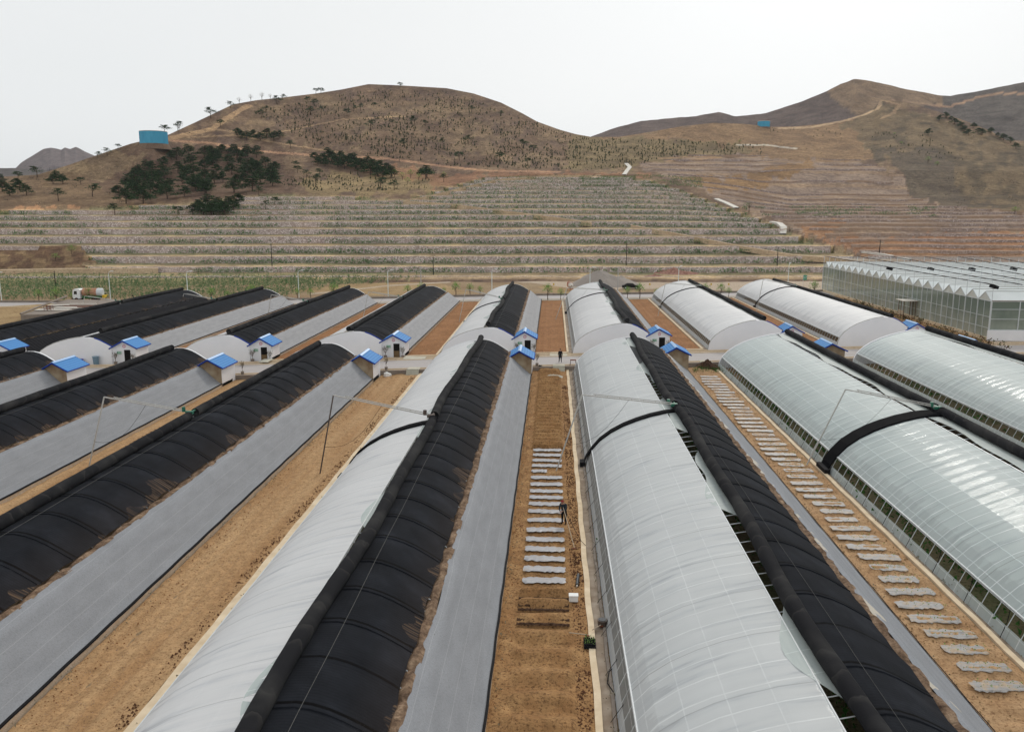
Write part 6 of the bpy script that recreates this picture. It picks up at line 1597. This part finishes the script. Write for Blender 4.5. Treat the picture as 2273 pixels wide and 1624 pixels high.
# sawhorse
q = Vector(G(1272, 811, ZB)); r = empty('sawhorse', q, 'brown wooden stand with slanted legs right of the concrete steps', 'stand')
mb = MB(); mb.box(tuple(q+Vector((0, 0, .72))), (.75, .3, .10)); mb.build('top', M['rust'], r)
for sx_ in (-.3, .3):
    for sy_ in (-.2, .2):
        mb = MB(); mb.tube([q+Vector((sx_, sy_*.4, .7)), q+Vector((sx_*1.3, sy_*1.3, 0))], .03, 4); mb.build('leg', M['bark'], r)
q = Vector((20.1+3, VW+L(20)+1.0, ZB)); q = Vector(G(1607, 806, ZB)); r = empty('bucket', q, 'black bucket on the verge at the corner of the shiny greenhouse', 'bucket')
mb = MB(); mb.tube([q, q+Vector((0, 0, .62))], [.26, .3], 12); mb.build('body', M['black_rub'], r); mb = MB(); mb.tube([q+Vector((0, 0, .62)), q+Vector((0, 0, .66))], .32, 12); mb.build('rim', M['steel_dark'], r)
q = Vector(G(1198, 817, ZB*.6)); b = MB(); rnd = random.Random(5)
for _ in range(16):
    c = q+Vector((rnd.gauss(0, .13), rnd.gauss(0, .05), .2+rnd.gauss(0, .08))); s = .13
    b.poly([c+Vector((-s, 0, -s)), c+Vector((s, 0, -s*.5)), c+Vector((s*.4, .02, s))])
tag(b.build('black_bag', M['black_rub']), 'black crumpled bag hanging over the low concrete wall left of the steps', 'bag')
# pale plastic heap at the head of the centre strip
b = MB(); pts = []; c0 = Vector(G(1228, 836, .1)); n1_, n2_ = 21, 7
for i in range(n1_):
    for j in range(n2_):
        u, v = i/(n1_-1)*2-1, j/(n2_-1)*2-1; zz = .32*max(0, 1-abs(u)**3)*max(0, 1-abs(v)**2)+.04*math.sin(i*1.9+j*2.3)
        pts.append((c0.x+u*1.15, c0.y+v*.45, .08+zz))
b.quadgrid(pts, n1_, n2_); tag(b.build('plastic_heap', M['pad'], smooth=True), 'pale folded plastic heap at the head of the centre strip', 'plastic sheet')
b = MB()
for x_, y_, s in ((-20.9+.6, VW+L(-20)-1.0, .38), (-20.0, VW+L(-20)-.7, .25)): b.tube([(x_, y_, 0), (x_, y_, s), (x_, y_, s*1.4)], [s, s*.9, s*.2], 8)
tag(b.build('white_sack', M['foam']), 'white sack at the hut corner above the orange strip', 'sack')

# things lying in the centre strip
q = Vector(G(1273, 1332, .15)); rz = .0
r = empty('foam_box', q, 'white foam box lying at the right end of the dark wet rows', 'box')
mb = MB(); mb.box(tuple(q+Vector((0, 0, .14))), (.46, .34, .28), rz); mb.build('box_body', M['foam'], r)
mb = MB(); mb.box(tuple(q+Vector((0, 0, .31))), (.49, .37, .05), rz); mb.build('lid', M['foam'], r)
q = Vector(G(1309, 1430, .1)); r = empty('seedling_tray', q, 'black crate full of green seedlings beside the kerb', 'seedling tray')
mb = MB(); mb.box(tuple(q+Vector((0, 0, .05))), (.56, .80, .10)); mb.build('crate', M['black_rub'], r)
mb = MB()
for i in range(5):
    for j in range(5): mb.tube([q+Vector((-.2+.1*i, -.3+.15*j, .10)), q+Vector((-.2+.1*i, -.3+.15*j, .20))], [.035, .045], 6)
mb.build('cells', M['black_rub'], r)
mb = MB(); rnd = random.Random(8)
for i in range(5):
    for j in range(5): clump(mb, tuple(q+Vector((-.2+.1*i, -.3+.15*j, .18))), .05, .16, 5, rnd, .6)
mb.build('seedlings', M['fresh_leaf'], r)
def hoe(a, c, label, z=.2):
    a = Vector(G(*a, z)); c = Vector(G(*c, z)); r = empty('hoe', a, label, 'hoe', 'hoes lying by the centre strip')
    mb = MB(); mb.tube([a, c], .025, 5); mb.build('handle', M['wood'], r); mb = MB(); mb.box(tuple(c+Vector((0, 0, -.06))), (.16, .16, .05), .5); mb.build('blade', M['rust'], r)
hoe((1262, 1403), (1304, 1408), 'hoe lying on the soil just above the seedling tray')
hoe((1315, 1397), (1334, 1386), 'hoe leaning from the kerb into the ditch', .25)
q = Vector(G(1337, 1387, .1)); mb = MB(); mb.tube([q, q+Vector((0, 0, .30))], [.22, .25], 14); r = empty('bucket', q, 'dark bucket in the ditch beside the tray', 'bucket'); mb.build('body', M['steel_dark'], r)
mb = MB(); mb.tube([q+Vector((0, 0, .30)), q+Vector((0, 0, .32))], .19, 12); mb.build('water', M['glass_dark'], r)
a = Vector(G(1281, 1298, .15)); c = Vector(G(1284, 1275, .15)); mb = MB(); mb.tube([a, c], .10, 10); r = empty('film_roll', a, 'dark roll of mulch film lying right of the last white sheet', 'film roll'); mb.build('wound_film', M['glass_dark'], r)
mb = MB(); mb.tube([a-(c-a)*.12, a], .04, 8); mb.build('core', M['pale_board'], r)
# hoses in the ditch
for pts, lb in (([(1368, 1473), (1352, 1490), (1348, 1515), (1365, 1540), (1378, 1570), (1382, 1610), (1384, 1640)], 'black hose curling along the ditch at the bottom of the picture'), ([(1336, 1165), (1340, 1190), (1347, 1200), (1370, 1203)], 'short black hose loop in the ditch right of the working man')):
    mb = MB(); mb.tube([G(x, y, .12) for x, y in pts], .025, 5); tag(mb.build('hose', M['black_rub']), lb, 'hose', 'black hoses in the ditch')
# anchor ropes of the middle greenhouse
for k in range(22):
    y = 30+k*3.4; a = (2.45, y, .12); mb = MB(); mb.tube([a, (3.0, y+.35, .75), (3.28, y+.7, 1.36)], .016, 4)
    tag(mb.build('anchor_rope', M['black_rub']), 'black anchor rope of the middle greenhouse, %s from the near end' % NUM[k], 'rope', 'anchor ropes of the middle greenhouse')
for k in range(20):
    y = 34+k*3.6; a = (21.35, y, .12); mb = MB(); mb.tube([a, (21.8, y+.35, .75), (22.1, y+.7, 1.36)], .018, 4)
    tag(mb.build('anchor_rope', M['black_rub']), 'black anchor rope of the clear film greenhouse, %s from the near end' % NUM[k], 'rope', 'anchor ropes of the clear film greenhouse')

# ------------------------------------------------------------------ people
def person(loc, rz, pose, mats, label, scale=1.0, hood=None, coat=False):
    """pose: dict of joints in metres, x right, y forward, z up; body is one skinned surface"""
    root = empty('person', loc, label, 'person'); root.rotation_euler = (0, 0, rz); root.scale = (scale,)*3
    J = dict(pel=(0, 0, .95), sp=(0, .0, 1.15), ch=(0, 0, 1.36), nk=(0, 0, 1.50), hb=(0, .01, 1.58), hd=(0, .02, 1.66), ht=(0, .01, 1.74))
    for s, n in ((-1, 'l'), (1, 'r')):
        J['sh'+n] = (s*.19, 0, 1.42); J['el'+n] = (s*.25, -.02, 1.13); J['wr'+n] = (s*.25, .06, .90); J['pm'+n] = (s*.25, .09, .82)
        J['hp'+n] = (s*.10, 0, .90); J['kn'+n] = (s*.12, .03, .50); J['an'+n] = (s*.13, 0, .09); J['to'+n] = (s*.15, .17, .04)
    J.update(pose)
    rad = dict(pel=.135, sp=.125, ch=.145, nk=.06, hb=.075, hd=.092, ht=.055, sh=.068, el=.047, wr=.032, pm=.036, hp=.095, kn=.062, an=.045, to=.038)
    rad = {k_: v_*(1.28 if k_ in ('pel', 'sp', 'ch', 'sh', 'hp', 'kn', 'el') else 1.1 if k_ == 'an' else 1) for k_, v_ in rad.items()}
    names = list(J); E = [('pel', 'sp'), ('sp', 'ch'), ('ch', 'nk'), ('nk', 'hb'), ('hb', 'hd'), ('hd', 'ht')]
    for n in 'lr': E += [('ch', 'sh'+n), ('sh'+n, 'el'+n), ('el'+n, 'wr'+n), ('wr'+n, 'pm'+n), ('pel', 'hp'+n), ('hp'+n, 'kn'+n), ('kn'+n, 'an'+n), ('an'+n, 'to'+n)]
    V = [J[n] for n in names]; RR = [rad[n] if n in rad else rad[n[:2]] for n in names]; ED = [(names.index(a), names.index(c)) for a, c in E]
    for n in 'lr':
        s = -1 if n == 'l' else 1; pm = Vector(J['pm'+n]); d = (pm-Vector(J['wr'+n])).normalized(); sd = d.cross(Vector((0, 1, 0))); sd = sd.normalized() if sd.length > .1 else Vector((1, 0, 0))
        for k in range(4):
            o_ = (k-1.5)*.018; ln = (.062, .072, .068, .052)[k]; b0 = len(V)
            V += [tuple(pm+sd*o_+d*.03), tuple(pm+sd*o_*1.1+d*(.03+ln*.5)+Vector((0, .008, 0))), tuple(pm+sd*o_*1.1+d*(.03+ln*.9)+Vector((0, .025, 0)))]; RR += [.009, .008, .007]
            ED += [(names.index('pm'+n), b0), (b0, b0+1), (b0+1, b0+2)]
        b0 = len(V); V += [tuple(pm-d*.01+Vector((-s*.035, .02, 0))), tuple(pm+d*.02+Vector((-s*.045, .035, 0)))]; RR += [.011, .009]; ED += [(names.index('pm'+n), b0), (b0, b0+1)]
    me = bpy.data.meshes.new('body'); me.from_pydata(V, ED, []); o = bpy.data.objects.new('body', me); COL.objects.link(o); o.parent = root
    sk = o.modifiers.new('skin', 'SKIN'); o.modifiers.new('sub', 'SUBSURF').levels = 1
    for i, v_ in enumerate(me.skin_vertices[0].data): v_.radius = (RR[i], RR[i]*(.8 if i < 3 else 1)); v_.use_root = (i == 0)
    o.modifiers['sub'].render_levels = 1
    bpy.context.view_layer.update(); dg = bpy.context.evaluated_depsgraph_get(); m2 = bpy.data.meshes.new_from_object(o.evaluated_get(dg)); o.modifiers.clear(); o.data = m2
    for mm in (mats['top'], mats['leg'], M['skin'], mats['shoe'], M['hair']): m2.materials.append(mm)
    hd = Vector(J['hd']); wr = [Vector(J['wrl']), Vector(J['wrr'])]; pm_ = [Vector(J['pml']), Vector(J['pmr'])]
    for f in m2.polygons:
        c = f.center; mi = 0
        if min((c-q).length for q in pm_) < .11 and min((c-q).length for q in wr) > .03: mi = 2
        elif (c-Vector(J['hb'])).length < .11 or (c-hd).length < .13: mi = 2
        elif c.z < .10*1.0 and c.z < Vector(J['pel']).z-.5: mi = 3
        elif c.z < Vector(J['pel']).z-.02: mi = 1
        f.material_index = mi; f.use_smooth = True
    # face
    fw = Vector((0, 1, 0)) if 'face' not in pose else Vector(pose['face']).normalized()
    if 'face' in J: pass
    mb = MB(); sx = Vector((1, 0, 0))
    nose = hd+fw*.088+Vector((0, 0, -.02)); mb.tube([nose+Vector((0, 0, .03)), nose+fw*.018+Vector((0, 0, -.012))], [.008, .013], 5); nb = mb.build('nose', M['skin'], None); nb.parent = root
    mb = MB()
    for s in (-1, 1): mb.tube([hd+fw*.075+sx*s*.032+Vector((0, 0, .0)), hd+fw*.086+sx*s*.032], .010, 6)
    eb = mb.build('eyes', M['dark'], None); eb.parent = root
    mb = MB(); mb.box(tuple(hd+fw*.080+Vector((0, 0, -.058))), (.045, .012, .010)); e2 = mb.build('mouth', M['red_cap'], None); e2.parent = root
    mb = MB()
    for s in (-1, 1): mb.tube([hd+sx*s*.088+Vector((0, 0, .015)), hd+sx*s*.094+Vector((0, 0, -.03))], .014, 5)
    e3 = mb.build('ears', M['skin'], None); e3.parent = root
    # hair or cap: cap-shaped shell on the skull
    bm = bmesh.new(); bmesh.ops.create_uvsphere(bm, u_segments=14, v_segments=9, radius=.108)
    for v_ in list(bm.verts):
        if v_.co.z < -.015 and v_.co.dot(fw) > -.04 or v_.co.z < -.07: bm.verts.remove(v_)
    m3 = bpy.data.meshes.new('hair'); bm.to_mesh(m3); bm.free(); o3 = bpy.data.objects.new('hair' if not hood else 'cap', m3); COL.objects.link(o3); m3.materials.append(hood or M['hair']); o3.parent = root; o3.location = hd+Vector((0, 0, .022))
    if coat:
        mb = MB(); n = 14
        for z_, rx_, ry_ in ((1.40, .19, .13), (1.12, .175, .135), (.92, .20, .15), (.62, .235, .17)):
            for k in range(n): a = 2*math.pi*k/n; mb.v.append((math.cos(a)*rx_, math.sin(a)*ry_, z_))
        for i in range(3):
            for k in range(n): mb.f.append((i*n+k, i*n+(k+1) % n, (i+1)*n+(k+1) % n, (i+1)*n+k)); mb.m.append(0)
        c3 = mb.build('coat', mats['top'], None, True); c3.parent = root
    return root
man = G(1243.5, 804, ZB+.08)
person(man, math.pi+.05, {'wrl': (-.27, .04, .92), 'wrr': (.27, .04, .92), 'anl': (-.15, 0, .09), 'anr': (.15, 0, .09), 'tol': (-.18, .16, .04), 'tor': (.18, .16, .04)}, dict(top=M['cloth_black'], leg=M['cloth_black'], shoe=M['black_rub']), 'person in a long black coat standing on the landing above the steps', 1.0, None, True)
wk = G(1252, 1163, .18)
person(wk, math.pi-.5, {'sp': (0, .05, 1.14), 'ch': (0, .13, 1.33), 'nk': (0, .19, 1.45), 'hb': (0, .23, 1.51), 'hd': (0, .27, 1.58), 'ht': (0, .29, 1.66), 'shl': (-.19, .12, 1.38), 'shr': (.19, .12, 1.38), 'ell': (-.26, .22, 1.12), 'elr': (.25, .20, 1.12), 'wrl': (-.12, .42, 1.05), 'wrr': (.08, .40, .95), 'pml': (-.07, .47, 1.03), 'pmr': (.03, .46, .92)}, dict(top=M['cloth_teal'], leg=M['cloth_black'], shoe=M['black_rub']), 'person in dark clothes and dark red cap bending over a long hoe', 1.0, M['red_cap'])
a = Vector(wk)+Vector((-.02, -.42, 1.12)); c = Vector(G(1275, 1215, .15)); r = empty('hoe', tuple(c), 'long pale handled hoe held by the person with the dark red cap', 'hoe')
mb = MB(); mb.tube([a+(a-c)*.08, c], .022, 6); mb.build('handle', M['wood'], r); mb = MB(); mb.box(tuple(c+Vector((0, 0, -.04))), (.2, .14, .03), .4); mb.build('blade', M['rust'], r)
mb = MB(); mb.tube([Vector(wk)+Vector((.1, -.3, .95)), G(1277, 1178, .7), G(1290, 1200, .3), G(1300, 1210, .15)], .018, 4); tag(mb.build('water_hose', M['black_rub']), 'thin dark hose running from the working person to the kerb', 'hose')
pA = G(235, 665, ZB); person(pA, 2.6, {}, dict(top=M['cloth_black'], leg=M['cloth_black'], shoe=M['black_rub']), 'distant person in dark clothes and a pale hat standing behind the tanker truck', 1.0, M['sign_pale'])
pB = G(297, 667, ZB); person(pB, 1.9, {'sp': (0, .06, 1.12), 'ch': (0, .2, 1.26), 'nk': (0, .3, 1.33), 'hb': (0, .36, 1.37), 'hd': (0, .42, 1.41), 'ht': (0, .46, 1.46), 'shl': (-.19, .2, 1.28), 'shr': (.19, .2, 1.28), 'ell': (-.2, .3, 1.02), 'elr': (.2, .3, 1.02), 'wrl': (-.15, .42, .82), 'wrr': (.15, .42, .82), 'pml': (-.14, .45, .75), 'pmr': (.14, .45, .75), 'anl': (-.17, -.05, .09), 'anr': (.17, .08, .09)}, dict(top=M['cloth_black'], leg=M['cloth_black'], shoe=M['black_rub']), 'distant person in black bending forward on the back road above the black roll', 1.0)

# ------------------------------------------------------------------ haze
b = MB(); b.box((0, 1500, 108), (6400, 5600, 224))
hz = b.build('haze', None or M['concrete']); m, n, o = new_mat('haze_air'); pv = N(n, 'ShaderNodeVolumePrincipled')
pv.inputs['Color'].default_value = (.90, .93, .97, 1); pv.inputs['Density'].default_value = .00006; pv.inputs['Anisotropy'].default_value = .2
n.links.new(pv.outputs[0], o.inputs['Volume']); hz.data.materials.clear(); hz.data.materials.append(m); tag(hz, kind='stuff')

b = MB(); rn = random.Random(31)
for k in range(150):
    y = 34+k*.42; x = -36.6+.35*math.sin(k*.11)+(.16 if k % 2 else -.16)+rn.uniform(-.06, .06); q = L(x)*(y/105)
    b.poly([(x+.09*math.cos(a), y+q+.17*math.sin(a), TL(x)+.13) for a in np.linspace(0, 5.5, 8)])
tag(b.build('footprints', M['clod']), 'line of dark footprints along the narrow left soil strip', 'footprints', kind='stuff')
b = MB()
for xs_, n_ in ((-20.9, 260), (-2.25, 260), (17.25, 200), (2.6, 220), (21.5, 260), (-16.0, 120)):
    for k in range(n_): clump(b, (xs_+rn.gauss(0, .14), rn.uniform(26, 101+L(xs_)), .02), .10, rn.uniform(.08, .28), 3, rn, .7)
tag(b.build('dry_weeds', M['bare_leaf']), 'small dry weeds along tarp hems and ditches', 'weeds', kind='stuff')
